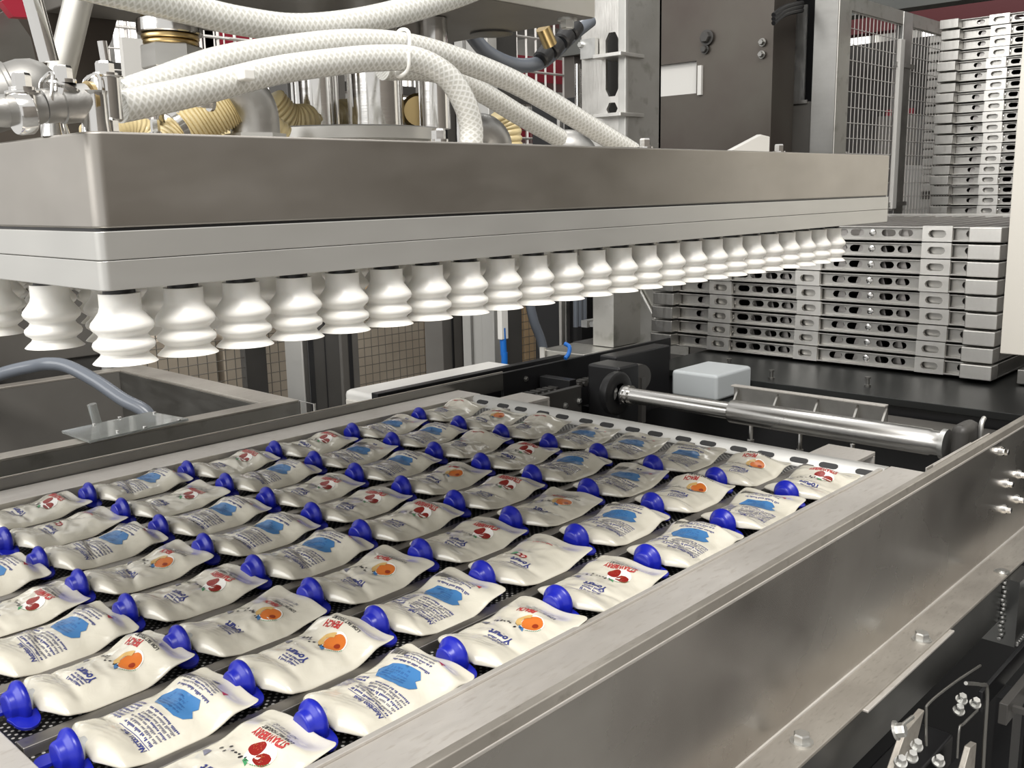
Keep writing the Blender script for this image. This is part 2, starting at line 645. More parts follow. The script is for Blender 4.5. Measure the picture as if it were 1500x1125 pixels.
# dark oblong openings along the far end bar, set into its inner slope
for l in range(8):
    for dy in (-0.075, 0.065):
        y = lane_y(l)+dy
        g = G()
        sl = Vector((TX1-0.045-(TX1-0.10), 0, -1.0-(LF+0.004))).normalized()
        nrm = Vector((-sl.z, 0, sl.x))
        M = Matrix(((0, sl.x, nrm.x, TX1-0.0735), (-1, 0, 0, y), (0, sl.z, nrm.z, -1.0185), (0, 0, 0, 1)))
        M.translation += nrm*0.0008
        g.prism(slot(0, 0, 0.075, 0.026, 4), M, 0.004)
        build(g, 'end_slot', 'black', tray, smooth=False)
# dividers: a folded ridge whose far wall is pierced by a row of slots
for i in range(7):
    y = (lane_y(i)+lane_y(i+1))/2
    g = G()
    g.box((TX0+0.02, y-0.020, LF+0.012), (TX1-0.1, y+0.018, LF+0.022))
    g.rings([[(x, y-0.024, LF), (x, y-0.020, LF+0.02), (x, y-0.012, LF+0.02), (x, y-0.018, LF)] for x in (TX0+0.02, TX1-0.1)])
    build(g, 'lane_divider', 'divider_steel', tray, bevel=0.0025)
    g = G()
    g.box((TX0+0.02, y+0.018, LF), (TX1-0.1, y+0.024, LF+0.006))
    x = TX0+0.03
    while x < TX1-0.11:
        g.box((x, y+0.0175, LF+0.004), (x+0.011, y+0.023, LF+0.019))
        x += 0.026
    o = build(g, 'slotted_wall', 'divider_steel', tray, smooth=False)

# small pads that carry the tray beyond its far end
for k, (pc, pd) in enumerate((((3.440, 3.316, -1.010), (3.627, 3.209, -1.010)), ((3.452, 1.549, -1.010), (3.603, 1.536, -1.010)))):
    xa, ya = pc[0], pc[1]
    y0, y1 = (3.12, 3.31) if k == 0 else (1.47, 1.66)
    g = G().box((3.405, y0, -1.022), (3.58, y1, -1.006)).box((3.565, y0, -1.09), (3.58, y1, -1.022))
    t = build(g, 'support_pad', 'tray_steel', bevel=0.003)
    tag(t, ['bright bent steel pad at the far left corner of the carrier tray', 'bright bent steel pad past the far right corner of the carrier tray'][k], 'bracket', 'pads at the far end of the tray')

# ------------------------------------------------------------------ pouches
PL = 0.350
def sst(a, b, x):
    t = max(0.0, min(1.0, (x-a)/(b-a)))
    return t*t*(3-2*t)
def halfw(x):
    w = 0.034+0.078*sst(0.024, 0.068, x)
    return w*0.985-0.010*max(0, (x-PL+0.012)/0.012)**2
class Shape:
    def __init__(s, seed):
        s.s = seed*13.7
        r = random.Random(seed)
        s.lift = r.uniform(0.036, 0.046)
        s.puff = r.uniform(0.036, 0.047)
        s.cx = r.uniform(0.17, 0.23)
        s.fold = r.uniform(0.10, 0.16)
        s.fa = r.uniform(-0.9, 0.9)
    def zb(s, x):
        return 0.024*(1-sst(0.04, 0.12, x))+s.lift*sst(0.22, PL, x)+0.003
    def th(s, x, y):
        w = halfw(x)
        v = min(1.0, abs(y)/w)
        e = sst(0.020, 0.12, x)*(1-sst(s.cx+0.06, PL-0.016, x))
        base = 0.020*(1-sst(0.05, 0.12, x))+s.puff*e
        c = (1-v**2.2)**0.75
        z = base*c+0.0022
        k = e*c
        z += k*0.0060*noise.noise(Vector((x*16, y*11, s.s)))
        z += k*0.0032*(0.5-abs(noise.noise(Vector((x*30+y*14*s.fa, y*20, s.s+5)))))*2
        # a crease across the shoulder
        d = (x-s.fold-y*s.fa*0.5)
        z -= k*0.007*math.exp(-(d/0.010)**2)
        if x < 0.125:
            z += 0.0018*math.sin((x+y*0.35)*480)*(1-sst(0.105, 0.125, x))*sst(0.055, 0.07, x)*(1-min(1, abs(y)/0.06))
        return max(z, 0.0022)+0.014*v*v*v*e
    def top(s, x, y):
        return s.zb(x)+s.th(x, y)+0.0045*sst(0.27, 0.33, x)*math.sin(y*38+s.s)
    def mesh(s):
        g = G()
        nx, ny = 58, 26
        xs = [0.034+(PL-0.034)*(i/nx) for i in range(nx+1)]
        T, B = [], []
        for x in xs:
            w = halfw(x)
            T.append([])
            B.append([])
            for j in range(ny+1):
                y = -w+2*w*j/ny
                T[-1].append(len(g.v)); g.v.append((x, y, s.top(x, y)))
        for i, x in enumerate(xs):
            w = halfw(x)
            for j in range(ny+1):
                if j in (0, ny):
                    y = -w if j == 0 else w
                    B[i].append(len(g.v)); g.v.append((x, y, s.top(x, y)-0.0022))
                else:
                    y = -w+2*w*j/ny
                    B[i].append(len(g.v)); g.v.append((x, y, min(s.top(x, y)-0.0022, s.zb(x)+0.014*sst(0.4, 1.0, abs(y)/halfw(x))*sst(0.05, 0.12, x)*(1-sst(0.26, 0.33, x))+0.0045*sst(0.27, 0.33, x)*math.sin(y*38+s.s))))
        for i in range(nx):
            for j in range(ny):
                g.face([T[i][j], T[i+1][j], T[i+1][j+1], T[i][j+1]])
                g.face([B[i][j], B[i][j+1], B[i+1][j+1], B[i+1][j]])
            g.face([T[i][0], B[i][0], B[i+1][0], T[i+1][0]])
            g.face([T[i][ny], T[i+1][ny], B[i+1][ny], B[i][ny]])
        for j in range(ny):
            g.face([T[0][j], T[0][j+1], B[0][j+1], B[0][j]])
            g.face([T[nx][j], B[nx][j], B[nx][j+1], T[nx][j+1]])
        return g

INKS = ['ink_navy', 'ink_grey', 'ink_black', 'ink_blue', 'ink_darkblue', 'ink_red', 'ink_straw', 'ink_straw_seed', 'ink_peach', 'ink_peach_deep', 'ink_peach_pale', 'ink_green', 'ink_white', 'ink_paleblue']
class Print:
    """flat print bent over a pouch; x runs from spout to foot, y across"""
    def __init__(s, shape):
        s.sh, s.g, s.lv = shape, G(), 0.0010
    def put(s, vs, fs, ink, lift=0.0):
        s.g.cur = INKS.index(ink)
        n = len(s.g.v)
        for p in vs:
            s.g.v.append((p[0], p[1], s.sh.top(p[0], p[1])+s.lv+lift))
        for f in fs:
            s.g.face([n+i for i in f])
    def poly(s, poly, ink, lift=0.0, step=0.009):
        vs, fs = fill2d(poly, step)
        s.put(vs, fs, ink, lift)
    def quad(s, x0, y0, x1, y1, ink, lift=0.0002):
        k = max(1, int(max(abs(x1-x0), abs(y1-y0))/0.01))
        if abs(x1-x0) > abs(y1-y0):
            vs = [(x0+(x1-x0)*i/k, y) for i in range(k+1) for y in (y0, y1)]
        else:
            vs = [(x, y0+(y1-y0)*i/k) for i in range(k+1) for x in (x1, x0)]
        fs = [[2*i, 2*i+2, 2*i+3, 2*i+1] for i in range(k)]
        s.put(vs, fs, ink, lift)
    def text(s, txt, x, y, size, ink, bold=0.0, arc=0.0, lift=0.0003, sx=1.0):
        vs, fs = text2d(txt, size, bold)
        out = []
        for tx, ty in vs:
            tx *= sx
            out.append((x-ty+arc*(tx-0.05)**2, y+tx))
        s.put(out, fs, ink, lift)
    def small(s, x, y0, y1, h, ink, rnd):
        """a line of print too small to read, letter by letter"""
        y = y0
        while y < y1:
            wl = rnd.randint(2, 8)
            for _ in range(wl):
                if y > y1:
                    break
                w = h*rnd.uniform(0.35, 0.6)
                hh = h*rnd.choice((0.65, 0.65, 1.0))
                s.g.cur = INKS.index(ink)
                vs = [(x, y), (x, y+w), (x-hh, y+w*0.9), (x-hh, y+w*0.1)]
                s.put(vs, [[0, 1, 2, 3]], ink, 0.0003)
                y += w+h*0.22
            y += h*0.5
    def build(s, name, parent):
        # faces must look up
        g = s.g
        return g

def back_print(sh, seed):
    r = random.Random(seed)
    p = Print(sh)
    p.text('Nutrition Facts', 0.118, -0.088, 0.017, 'ink_navy', 0.0004, sx=0.86)
    p.quad(0.1205, -0.09, 0.1217, 0.030, 'ink_navy')
    for k in range(7):
        p.small(0.131+k*0.0090, -0.086, -0.086+0.12-r.random()*0.02, 0.0062, 'ink_grey' if k % 3 else 'ink_navy', r)
    for k in range(7):
        p.small(0.133+k*0.0090, 0.045, 0.090, 0.0062, 'ink_navy', r)
    for k, t in enumerate(('', '', '')):
        p.quad(0.137+k*0.019, 0.046, 0.138+k*0.019, 0.092, 'ink_navy')
    blue = [(0.200, 0.042), (0.228, 0.066), (0.252, 0.048), (0.258, -0.036), (0.244, -0.052), (0.234, -0.046), (0.224, -0.064), (0.208, -0.056), (0.199, -0.036)]
    p.poly(blue, 'ink_blue', 0.0001)
    for k in range(5):
        p.small(0.213+k*0.0082, -0.034+0.004*k, 0.044, 0.0056, 'ink_darkblue', r)
    p.small(0.2665, -0.055, 0.062, 0.0058, 'ink_navy', r)
    p.small(0.2745, -0.020, 0.060, 0.0040, 'ink_grey', r)
    for k in range(4):
        p.small(0.280+k*0.0066, -0.048, 0.040, 0.0044, 'ink_grey' if k else 'ink_navy', r)
    # barcode, the small boxed mark, the red arrow head
    y = 0.040
    while y < 0.090:
        w = r.choice((0.0008, 0.0014, 0.002))
        p.quad(0.279, y, 0.307, y+w, 'ink_black')
        y += w+r.choice((0.0009, 0.0016))
    p.poly([(0.311, -0.006), (0.321, -0.006), (0.321, 0.013), (0.311, 0.013)], 'ink_navy', 0.0001)
    p.text('K', 0.3195, 0.0005, 0.0095, 'ink_white', 0.0003, lift=0.0006)
    p.poly([(0.294, -0.062), (0.300, -0.046), (0.308, -0.058)], 'ink_red', 0.0001)
    return p

def berry(p, cx, cy, r, seed):
    rr = random.Random(seed)
    for dx, dy in ((-0.006, -0.010), (0.008, 0.024)):
        pts = []
        for k in range(20):
            a = 2*PI*k/20
            q = r*(1+0.07*math.cos(a*3+1.0))
            pts.append((cx+dx+q*math.cos(a)*0.86, cy+dy+q*math.sin(a)))
        p.poly(pts, 'ink_straw', 0.0004+dx*0.02, 0.008)
        for _ in range(14):
            a, q = rr.uniform(0, 2*PI), r*0.8*math.sqrt(rr.random())
            x, y = cx+dx+q*math.cos(a)*0.8, cy+dy+q*math.sin(a)
            p.quad(x, y, x+0.0022, y+0.0014, 'ink_straw_seed', 0.0012)

def front_print(sh, flavour, seed):
    r = random.Random(seed)
    p = Print(sh)
    # word mark and fat line near the spout
    p.text('Yogurt', 0.152, -0.052, 0.026, 'ink_navy', 0.0009, sx=0.95)
    for k in range(3):
        p.small(0.118+k*0.0075, -0.050, 0.008, 0.0058, 'ink_navy', r)
    # fruit on a pale roundel
    fx, fy = 0.234, -0.028
    if flavour != 'berry':
        p.poly(circle(fx, fy, 0.029, 0.033, 26), 'ink_white', 0.0, 0.010)
    for k in range(9 if flavour != 'berry' else 0):
        a = PI*0.55+k*0.13
        x, y = fx+0.0315*math.cos(a), fy-0.0345*math.sin(a)
        p.quad(x, y, x+0.0018, y+0.003, 'ink_green', 0.0005)
    if flavour == 'strawberry':
        berry(p, fx-0.001, fy-0.004, 0.0185, seed)
        p.text('STRAWBERRY', 0.2765, -0.056, 0.0235, 'ink_red', 0.0008, arc=1.4, sx=0.68)
    elif flavour == 'peach':
        p.poly(circle(fx, fy-0.004, 0.0245, 0.0265, 22), 'ink_peach', 0.0006)
        p.poly(circle(fx-0.003, fy-0.016, 0.007, 0.008, 14), 'ink_peach_deep', 0.0012)
        arc = [(fx-0.002+0.025*math.cos(a), fy+0.012+0.026*math.sin(a)) for a in [0.1+k*0.26 for k in range(12)]]
        arc += [(fx-0.002+0.013*math.cos(a), fy+0.010+0.014*math.sin(a)) for a in [0.1+k*0.26 for k in range(11, -1, -1)]]
        p.poly(arc, 'ink_peach_pale', 0.0013, 0.008)
        p.text('PEACH', 0.2765, -0.008, 0.0235, 'ink_red', 0.0008, arc=1.4, sx=0.74)
    else:
        for k, ink in enumerate(('ink_red', 'ink_straw', 'ink_green')):
            p.poly(circle(fx-0.058+0.004*k, 0.004+0.020*k, 0.0105, 0.012, 14), ink, 0.0003)
            if k < 2:
                p.poly(circle(fx-0.058+0.004*k, 0.004+0.020*k, 0.005, 0.006, 10), 'ink_white', 0.0006)
        p.small(0.274, -0.02, 0.05, 0.007, 'ink_red', r)
    if flavour != 'berry':
        # leaf and picture marks beside the fruit
        p.poly([(0.196, -0.036), (0.204, -0.016), (0.214, -0.010), (0.210, -0.028)], 'ink_green' if flavour == 'strawberry' else 'ink_blue', 0.0002)
        for k in range(9):
            x, y = 0.200+r.uniform(-0.004, 0.022), -0.020+k*0.0095
            p.poly(circle(x, y, r.uniform(0.0025, 0.0055), r.uniform(0.002, 0.004), 8, r.random()), 'ink_black', 0.0003)
        p.poly([(0.170, 0.055), (0.190, 0.062), (0.190, 0.084), (0.184, 0.086)], 'ink_grey', 0.0001)
        p.text('LOW FAT YOGURT', 0.2905, -0.056, 0.0125, 'ink_black', 0.0003, sx=0.86)
        p.text('NET WT 3.5 OZ', 0.3130, -0.034, 0.0110, 'ink_grey', 0.0001, sx=0.9)
        p.small(0.3000, -0.030, 0.045, 0.0055, 'ink_grey', r)
    else:
        p.small(0.300, -0.02, 0.03, 0.0060, 'ink_black', r)
    return p

def make_cap_mesh():
    g = G()
    g.lathe([(0.020, -0.014), (0.026, -0.0135), (0.0285, -0.010), (0.0300, -0.002), (0.033, 0.002), (0.0410, 0.008), (0.0440, 0.012), (0.0445, 0.018), (0.0420, 0.022), (0.026, 0.022)], (0, 0, 0.0405), (1, 0, 0), 36)
    return g
def make_wing_mesh(sgn):
    """one of the two rounded ears of the cap"""
    g = G()
    pts = [(-0.006+0.030*math.cos(a)*1.1-0.010, 0.030+0.040*math.sin(a)) for a in [k*PI/11 for k in range(12)]]
    pts = [(-0.045, 0.022)]+[(0.026*math.cos(PI-k*PI/12)-0.014, 0.040+0.032*math.sin(k*PI/12)) for k in range(13)]+[(0.014, 0.022)]
    M = Matrix.Translation((0.024 if sgn < 0 else 0.004, 0, 0.032 if sgn < 0 else 0.024)) @ Matrix.Rotation(0.26 if sgn < 0 else -0.12, 4, 'X')
    if sgn < 0:
        pts = [(x, -y) for x, y in pts][::-1]
    g.prism(pts, M, 0.007)
    return g

def pouch_proto(kind, seed):
    sh = Shape(seed)
    t = empty('yogurt_pouch', (0, 0, 0))
    t['category'] = 'pouch'
    me = mesh_from(sh.mesh(), 'pouch_body', ['pouch_film'], (0, 0, 0))
    me.shade_smooth()
    o = bpy.data.objects.new('pouch_body', me); col.objects.link(o); o.parent = t
    sub = o.modifiers.new('sub', 'SUBSURF'); sub.levels = 1; sub.render_levels = 1
    p = back_print(sh, seed) if kind == 'back' else front_print(sh, kind, seed)
    me = mesh_from(p.g, 'printed_design', INKS, (0, 0, 0))
    me.shade_smooth()
    o = bpy.data.objects.new('printed_design', me); col.objects.link(o); o.parent = t
    o['label'] = 'blue, grey and black back print' if kind == 'back' else 'coloured front print'
    g = G().lathe([(0.016, 0.0), (0.016, 0.010), (0.027, 0.011), (0.027, 0.016), (0.018, 0.018), (0.018, 0.030)], (0.014, 0, 0.0395), (1, 0, 0), 20)
    o = build(g, 'spout', 'spout_plastic', t, local=True)
    o = build(make_cap_mesh(), 'cap', 'cap_blue', t, local=True, angle=0.9)
    for sg in (1, -1):
        w = build(make_wing_mesh(sg), 'cap_ear', 'cap_blue', o, local=True, bevel=0.002)
        w.location = (0, 0, 0)
    return t

protos = {}
TYPES = {'back': 'pouch lying back up with blue panel, small print and barcode',
         'strawberry': 'pouch with strawberry picture and red STRAWBERRY lettering',
         'peach': 'pouch with orange peach picture and red PEACH lettering',
         'berry': 'pouch with small red and green emblem, front up'}
LAYOUT = {0: 'SBPSBBS', 1: 'BPBCBPP', 2: 'PPPSPBB', 3: 'BSBSSBB', 4: 'SPBSPSB', 5: 'BBBSBCC', 6: '-CSBBBP', 7: '-SBSSBC'}
CX = (0.612, 0.966, 1.324, 1.692, 2.072, 2.452, 2.836)
KN = {'B': 'back', 'S': 'strawberry', 'P': 'peach', 'C': 'berry'}
LANE = ['lane beside right rim', 'second lane from right rim', 'third lane from right rim', 'fourth lane from right rim',
        'fourth lane from left rail', 'third lane from left rail', 'second lane from left rail', 'lane beside left rail']
ORD = ['farthest', 'second from far end', 'third from far end', 'fourth from far end', 'fifth from far end', 'sixth from far end', 'nearest']
SHORT = {'back': 'back-up pouch with blue panel', 'strawberry': 'pouch with strawberry print', 'peach': 'pouch with peach print', 'berry': 'plain cream pouch with small emblem'}
rp = random.Random(21)
used = set()
for l in range(8):
    for k in range(7):
        ch = LAYOUT[l][k]
        if ch == '-':
            continue
        kind = KN[ch]
        key = (kind, rp.randint(0, 3 if kind != 'berry' else 1))
        if key not in protos:
            protos[key] = pouch_proto(kind, 11+key[1]*7+len(kind))
            t = protos[key]
        else:
            t = copy_tree(protos[key])
        dy = rp.uniform(-0.006, 0.006)-0.008
        t.location = wpt((CX[k]+rp.uniform(-0.006, 0.006), lane_y(l)+dy, LF+0.0045))
        t.rotation_euler = (rp.uniform(-0.02, 0.02), 0, rp.uniform(-0.025, 0.025))
        t['label'] = '%s, %s, %s' % (SHORT[kind], ORD[6-k], LANE[l])
        t['group'] = 'yogurt pouches in the tray lanes'

# ------------------------------------------------------------------ suction head
HX0, HX1, HY0, HY1 = 0.622, 3.395, 1.392, 3.56
head = empty('suction_head', (2.0, 2.45, -0.13))
tag(head, 'wide steel suction head with rows of white bellows cups above the pouches', 'gripper')
def slab(z0, z1, inset, mat, name, bev, r=0.014):
    g = G()
    x0, x1, y0, y1 = HX0+inset, HX1-inset, HY0+inset, HY1-inset
    pts = []
    for cx, cy, a0 in ((x1-r, y1-r, 0), (x0+r, y1-r, PI/2), (x0+r, y0+r, PI), (x1-r, y0+r, 1.5*PI)):
        for k in range(6):
            a = a0+k*PI/10
            pts.append((cx+r*math.cos(a), cy+r*math.sin(a)))
    g.rings([[(x, y, z0) for x, y in pts], [(x, y, z1) for x, y in pts]])
    return build(g, name, mat, head, bevel=bev, angle=0.5)
slab(-0.13, -0.0870, 0.0, 'plate_steel', 'cup_plate', 0.0015)
slab(-0.0862, -0.0450, 0.0, 'plate_steel', 'seal_plate', 0.0015)
slab(-0.0450, -0.0410, 0.006, 'black', 'gasket', 0)
slab(-0.0410, 0.0950, 0.002, 'head_steel', 'vacuum_box', 0.004, 0.02)
cup0 = None
stem0 = None
prof = [(r_, h_*0.925) for r_, h_ in ((0.026, 0.0), (0.0305, 0.0), (0.0305, -0.022), (0.0325, -0.030), (0.0400, -0.041), (0.0445, -0.047), (0.0465, -0.053), (0.0445, -0.059), (0.0385, -0.065), (0.0355, -0.069), (0.0380, -0.074), (0.0445, -0.080), (0.0460, -0.085), (0.0445, -0.090), (0.0380, -0.095), (0.0345, -0.0985), (0.0360, -0.102), (0.0430, -0.109), (0.0475, -0.114), (0.0455, -0.1145), (0.030, -0.104), (0.010, -0.100))]
for j in range(8):
    for i in range(24):
        x, y = 0.668+0.1040*i, 1.441+0.26*j
        rel = (Vector((x, y, -0.1385))-ORIG[head.name])*S
        rel2 = (Vector((x, y, -0.1295))-ORIG[head.name])*S
        if cup0 is None:
            g = G().lathe(prof, (0, 0, 0), (0, 0, 1), 32)
            cup0 = build(g, 'suction_cup', 'white_rubber', head, local=True, angle=1.2)
            g = G().cyl((0, 0, 0), (0, 0, -0.014), 0.024, 0.024, 14)
            stem0 = build(g, 'cup_stem', 'black', head, local=True)
            c, st = cup0, stem0
        else:
            c = cup0.copy(); col.objects.link(c)
            st = stem0.copy(); col.objects.link(st)
        c.parent = head; st.parent = head
        c.location = rel
        st.location = rel2
# bolts along the front edge of the box top
for k, p in enumerate(((653, 1.45), (955, 1.45), (1150, 1.46))):
    pass
for p in ((1.319, 1.405, 0.095), (2.030, 1.428, 0.095), (2.722, 1.437, 0.095), (0.70, 1.47, 0.095)):
    g = G().hexbolt((p[0], p[1]+0.02, 0.095), (0, 0, 1), 0.014, 0.026)
    build(g, 'bolt', 'polished_steel', head, angle=0.4)

# ------------------------------------------------------------------ conveyor frame, right side
fr = empty('conveyor_frame', (3.5, 1.15, -4.4))
tag(fr, 'long brushed steel conveyor side frame with bolted lower flange, right of the tray', 'machine frame')
build(G().box((0.2, 1.180, -1.018), (5.4, 1.206, -0.988)), 'top_rim', 'flange_steel', fr, bevel=0.004)
build(G().box((0.2, 1.178, -1.026), (5.4, 1.188, -1.016)), 'rim_fold', 'tray_steel', fr, bevel=0.003)
build(G().box((0.2, 1.190, -1.516), (5.4, 1.204, -1.0)), 'side_panel', 'beam_steel', fr, smooth=False)
build(G().box((0.2, 1.071, -1.528), (5.4, 1.204, -1.516)), 'lower_flange', 'flange_steel', fr, bevel=0.003)
build(G().cyl((0.2, 1.189, -1.5155), (5.4, 1.189, -1.5155), 0.006, seg=8), 'weld_seam', 'tray_steel', fr)
build(G().box((0.2, 1.078, -1.70), (3.92, 1.19, -1.529)), 'lower_beam', 'low_beam_steel', fr, bevel=0.003)
build(G().box((2.62, 1.056, -1.532), (3.33, 1.10, -1.523)), 'shim_plate', 'tray_steel', fr, bevel=0.003)
build(G().box((3.46, 1.206, -1.09), (4.05, 1.212, -0.985)).box((3.44, 1.225, -1.12), (3.90, 1.23, -0.995)), 'inner_strip', 'tray_steel', fr, bevel=0.001)
for p in ((3.165, 1.108, -1.516), (2.326, 1.119, -1.516)):
    build(G().hexbolt((p[0], p[1], -1.516), (0, 0, 1), 0.024, 0.030), 'bolt', 'galvanised', fr, angle=0.4)
p = (3.963, 1.096, -1.516)
build(G().lathe([(0.030, 0), (0.030, 0.004), (0.020, 0.004), (0.018, 0.010)], p, (0, 0, 1), 20), 'bolt', 'galvanised', fr)
for p in ((4.161, 1.190, -1.080), (4.434, 1.190, -1.241), (4.260, 1.190, -1.240), (4.434, 1.190, -1.352), (4.261, 1.190, -1.353)):
    build(G().lathe([(0.021, 0), (0.021, 0.006)], p, (0, -1, 0), 20).hexbolt((p[0], p[1]-0.006, p[2]), (0, -1, 0), 0.0135, 0.022), 'bolt', 'polished_steel', fr, angle=0.4)
# support legs of the frame down to the floor
for x in (1.2, 5.2):
    build(G().box((x-0.1, 1.00, -4.4), (x+0.1, 1.19, -1.70 if x < 3 else -1.528)), 'leg', 'dark_paint', fr)
build(G().box((0.2, 1.25, -1.9), (3.35, 3.5, -1.86)), 'inner_pan', 'black_deck', fr)
# welded end plate with grooved stub shaft
g = G().box((3.93, 1.02, -1.80), (4.12, 1.19, -1.529))
build(g, 'end_plate', 'low_beam_steel', fr)
g = G()
for k in range(14):
    z = -1.54-k*0.018
    g.lathe([(0.008, 0), (0.010, 0.006), (0.008, 0.012)], (3.92, 1.072+0.004*math.sin(k*2), z-0.006), (0, 0, 1), 8)
    if k < 8:
        g.lathe([(0.008, 0), (0.010, 0.006), (0.008, 0.012)], (3.94+k*0.022, 1.017, -1.79), (1, 0, 0), 8)
build(g, 'weld_bead', 'galvanised', fr)
g = G()
for k in range(9):
    g.lathe([(0.030, 0), (0.034, 0.006), (0.030, 0.012)], (4.10, 1.02-k*0.013, -1.60), (0, -1, 0), 20)
g.cyl((4.10, 1.03, -1.60), (4.10, 0.88, -1.60), 0.029)
build(g, 'stub_shaft', 'galvanised', fr)

# ------------------------------------------------------------------ black roller track under the flange
tk = empty('roller_track', (4.2, 0.95, -4.4))
tag(tk, 'black roller track with rungs below the lower right flange', 'conveyor')
build(G().box((3.45, 0.985, -1.86), (7.0, 1.000, -1.78)), 'side_rail', 'black', tk, bevel=0.003)
build(G().box((3.45, 0.90, -1.88), (7.0, 0.93, -1.80)), 'side_rail', 'dark_paint', tk, bevel=0.003)
build(G().box((3.45, 0.20, -2.00), (7.0, 0.23, -1.80)), 'side_rail', 'black', tk, bevel=0.003)
for k in range(24):
    x = 3.5+k*0.145
    build(G().box((x, 0.23, -1.845), (x+0.018, 0.90, -1.825)), 'rung', 'dark_paint', tk)
for x in (3.6, 6.6):
    build(G().box((x, 0.92, -4.4), (x+0.12, 0.98, -1.86)), 'leg', 'black', tk)
    build(G().box((x, 0.21, -4.4), (x+0.12, 0.24, -2.0)), 'leg', 'black', tk)

# drive unit at the bottom right corner
dv = empty('drive_unit', (2.9, 1.0, -4.4))
tag(dv, 'dark drive unit with bolt heads and bent guards in the bottom right corner', 'machine')
def hoop(pts, r, mat, nm):
    build(G().tube(pts, r, 10, 5), nm, mat, dv)
hoop([(2.753, 0.930, -1.645), (2.735, 0.930, -1.533), (2.752, 0.930, -1.507), (2.963, 0.930, -1.527), (3.208, 0.930, -1.565)], 0.004, 'mid_steel', 'guard_edge')
hoop([(3.148, 0.880, -1.886), (3.138, 0.880, -1.749), (3.125, 0.880, -1.599), (3.058, 0.880, -1.555), (2.910, 0.880, -1.490)], 0.006, 'mid_steel', 'guard_edge')
hoop([(2.945, 0.900, -1.764), (2.944, 0.900, -1.665), (2.986, 0.900, -1.665), (3.112, 0.900, -1.673)], 0.004, 'mid_steel', 'guard_edge')
build(G().box((2.2, 0.97, -2.6), (3.35, 1.00, -1.95)), 'guard_plate', 'black', dv, bevel=0.004)
build(G().box((2.5, 1.04, -4.4), (3.35, 1.18, -1.92)), 'gear_housing', 'black', dv, bevel=0.01)
build(G().box((2.2, 1.0, -2.3), (2.9, 1.16, -1.93)), 'gear_housing', 'dark_paint', dv, bevel=0.01)
for p in ((3.106, 0.950, -1.655), (3.251, 0.950, -1.731), (2.727, 0.950, -1.646), (2.773, 0.900, -1.698), (3.087, 0.950, -1.685), (2.693, 0.950, -1.666), (2.609, 0.950, -1.643)):
    build(G().hexbolt(p, (-0.3, -0.3, 1), 0.014, 0.026), 'bolt', 'galvanised', dv, angle=0.4)
q = (2.663, 1.030, -1.658)
M = Matrix(((1, 0, 0, q[0]), (0, 0, -1, 0.965), (0, 1, 0, q[2]), (0, 0, 0, 1)))
build(G().prism([(-0.10, -0.14), (-0.095, -0.04), (0.02, 0.075), (0.16, 0.085), (0.10, -0.02), (0.02, -0.04), (-0.06, -0.14)], M, 0.02), 'lever_plate', 'flange_steel', dv, bevel=0.003)
build(G().hexbolt((2.552, 0.950, -1.514), (0.2, -1, 0.4), 0.020, 0.03).cyl((2.566, 0.955, -1.522), (2.697, 0.955, -1.537), 0.006), 'lever_bolt', 'galvanised', dv, angle=0.4)
q = (3.071, 0.900, -1.843)
M = Matrix(((1, 0, 0, q[0]), (0, 0, -1, 0.90), (0, 1, 0, q[2]), (0, 0, 0, 1)))
build(G().prism([(-0.08, -0.05), (0.0, 0.055), (0.06, 0.045), (0.06, -0.06)], M, 0.02), 'lever_plate', 'flange_steel', dv, bevel=0.003)

# ------------------------------------------------------------------ left guide rail and black side plates
rail = empty('guide_rail', (3.0, 3.61, -1.02))
tag(rail, 'long grey steel guide rail along the left edge of the tray, turning black beyond', 'rail')
build(G().box((0.0, 3.600, -1.06), (3.75, 3.622, -0.962)), 'rail_bar', 'mid_steel', rail, bevel=0.004)
build(G().box((0.0, 3.603, -0.962), (3.75, 3.612, -0.957)), 'rail_bar', 'flange_steel', rail, bevel=0.001)
build(G().box((3.75, 3.600, -1.30), (5.35, 3.622, -0.965)), 'black_plate', 'black', rail, bevel=0.004)
for p in ((3.928, 3.600, -1.024), (4.774, 3.600, -1.004)):
    build(G().hexbolt((p[0], 3.6, p[2]), (0, -1, 0), 0.012, 0.014), 'bolt', 'mid_steel', rail)
build(G().box((3.0, 3.75, -1.35), (4.45, 3.80, -0.975)), 'black_plate', 'black', rail, bevel=0.004)
build(G().box((0.0, 3.604, -4.4), (0.1, 3.70, -1.06)).box((5.1, 3.604, -4.4), (5.2, 3.70, -1.3)), 'leg', 'dark_paint', rail)

# ------------------------------------------------------------------ drive corner behind the tray
cb = empty('chain_drive', (4.0, 3.2, -4.4))
tag(cb, 'black chain drive casing with bearing at the left end of the roller', 'machine')
# inclined bracket plates seen edge-on behind the far left tray corner
build(G().box((3.55, 3.30, -1.45), (4.05, 3.335, -1.045)), 'casing_plate', 'dark_paint', cb, bevel=0.004)
build(G().box((4.10, 3.08, -1.45), (4.28, 3.30, -0.93)), 'bearing_block', 'black', cb, bevel=0.015)
build(G().box((4.36, 3.30, -1.3), (4.9, 3.42, -0.93)), 'casing_plate', 'black', cb, bevel=0.01)
build(G().box((4.02, 3.36, -1.4), (4.08, 3.58, -1.02)), 'casing_plate', 'black', cb, bevel=0.004)
for p in ((4.026, 3.300, -1.126), (3.911, 3.300, -1.132)):
    build(G().hexbolt((p[0], 3.30, p[2]), (0, -1, 0), 0.013, 0.014), 'bolt', 'galvanised', cb)
build(G().hexbolt((4.100, 3.092, -1.077), (-1, 0, 0), 0.026, 0.03), 'bolt', 'mid_steel', cb)
g = G()
rr = random.Random(3)
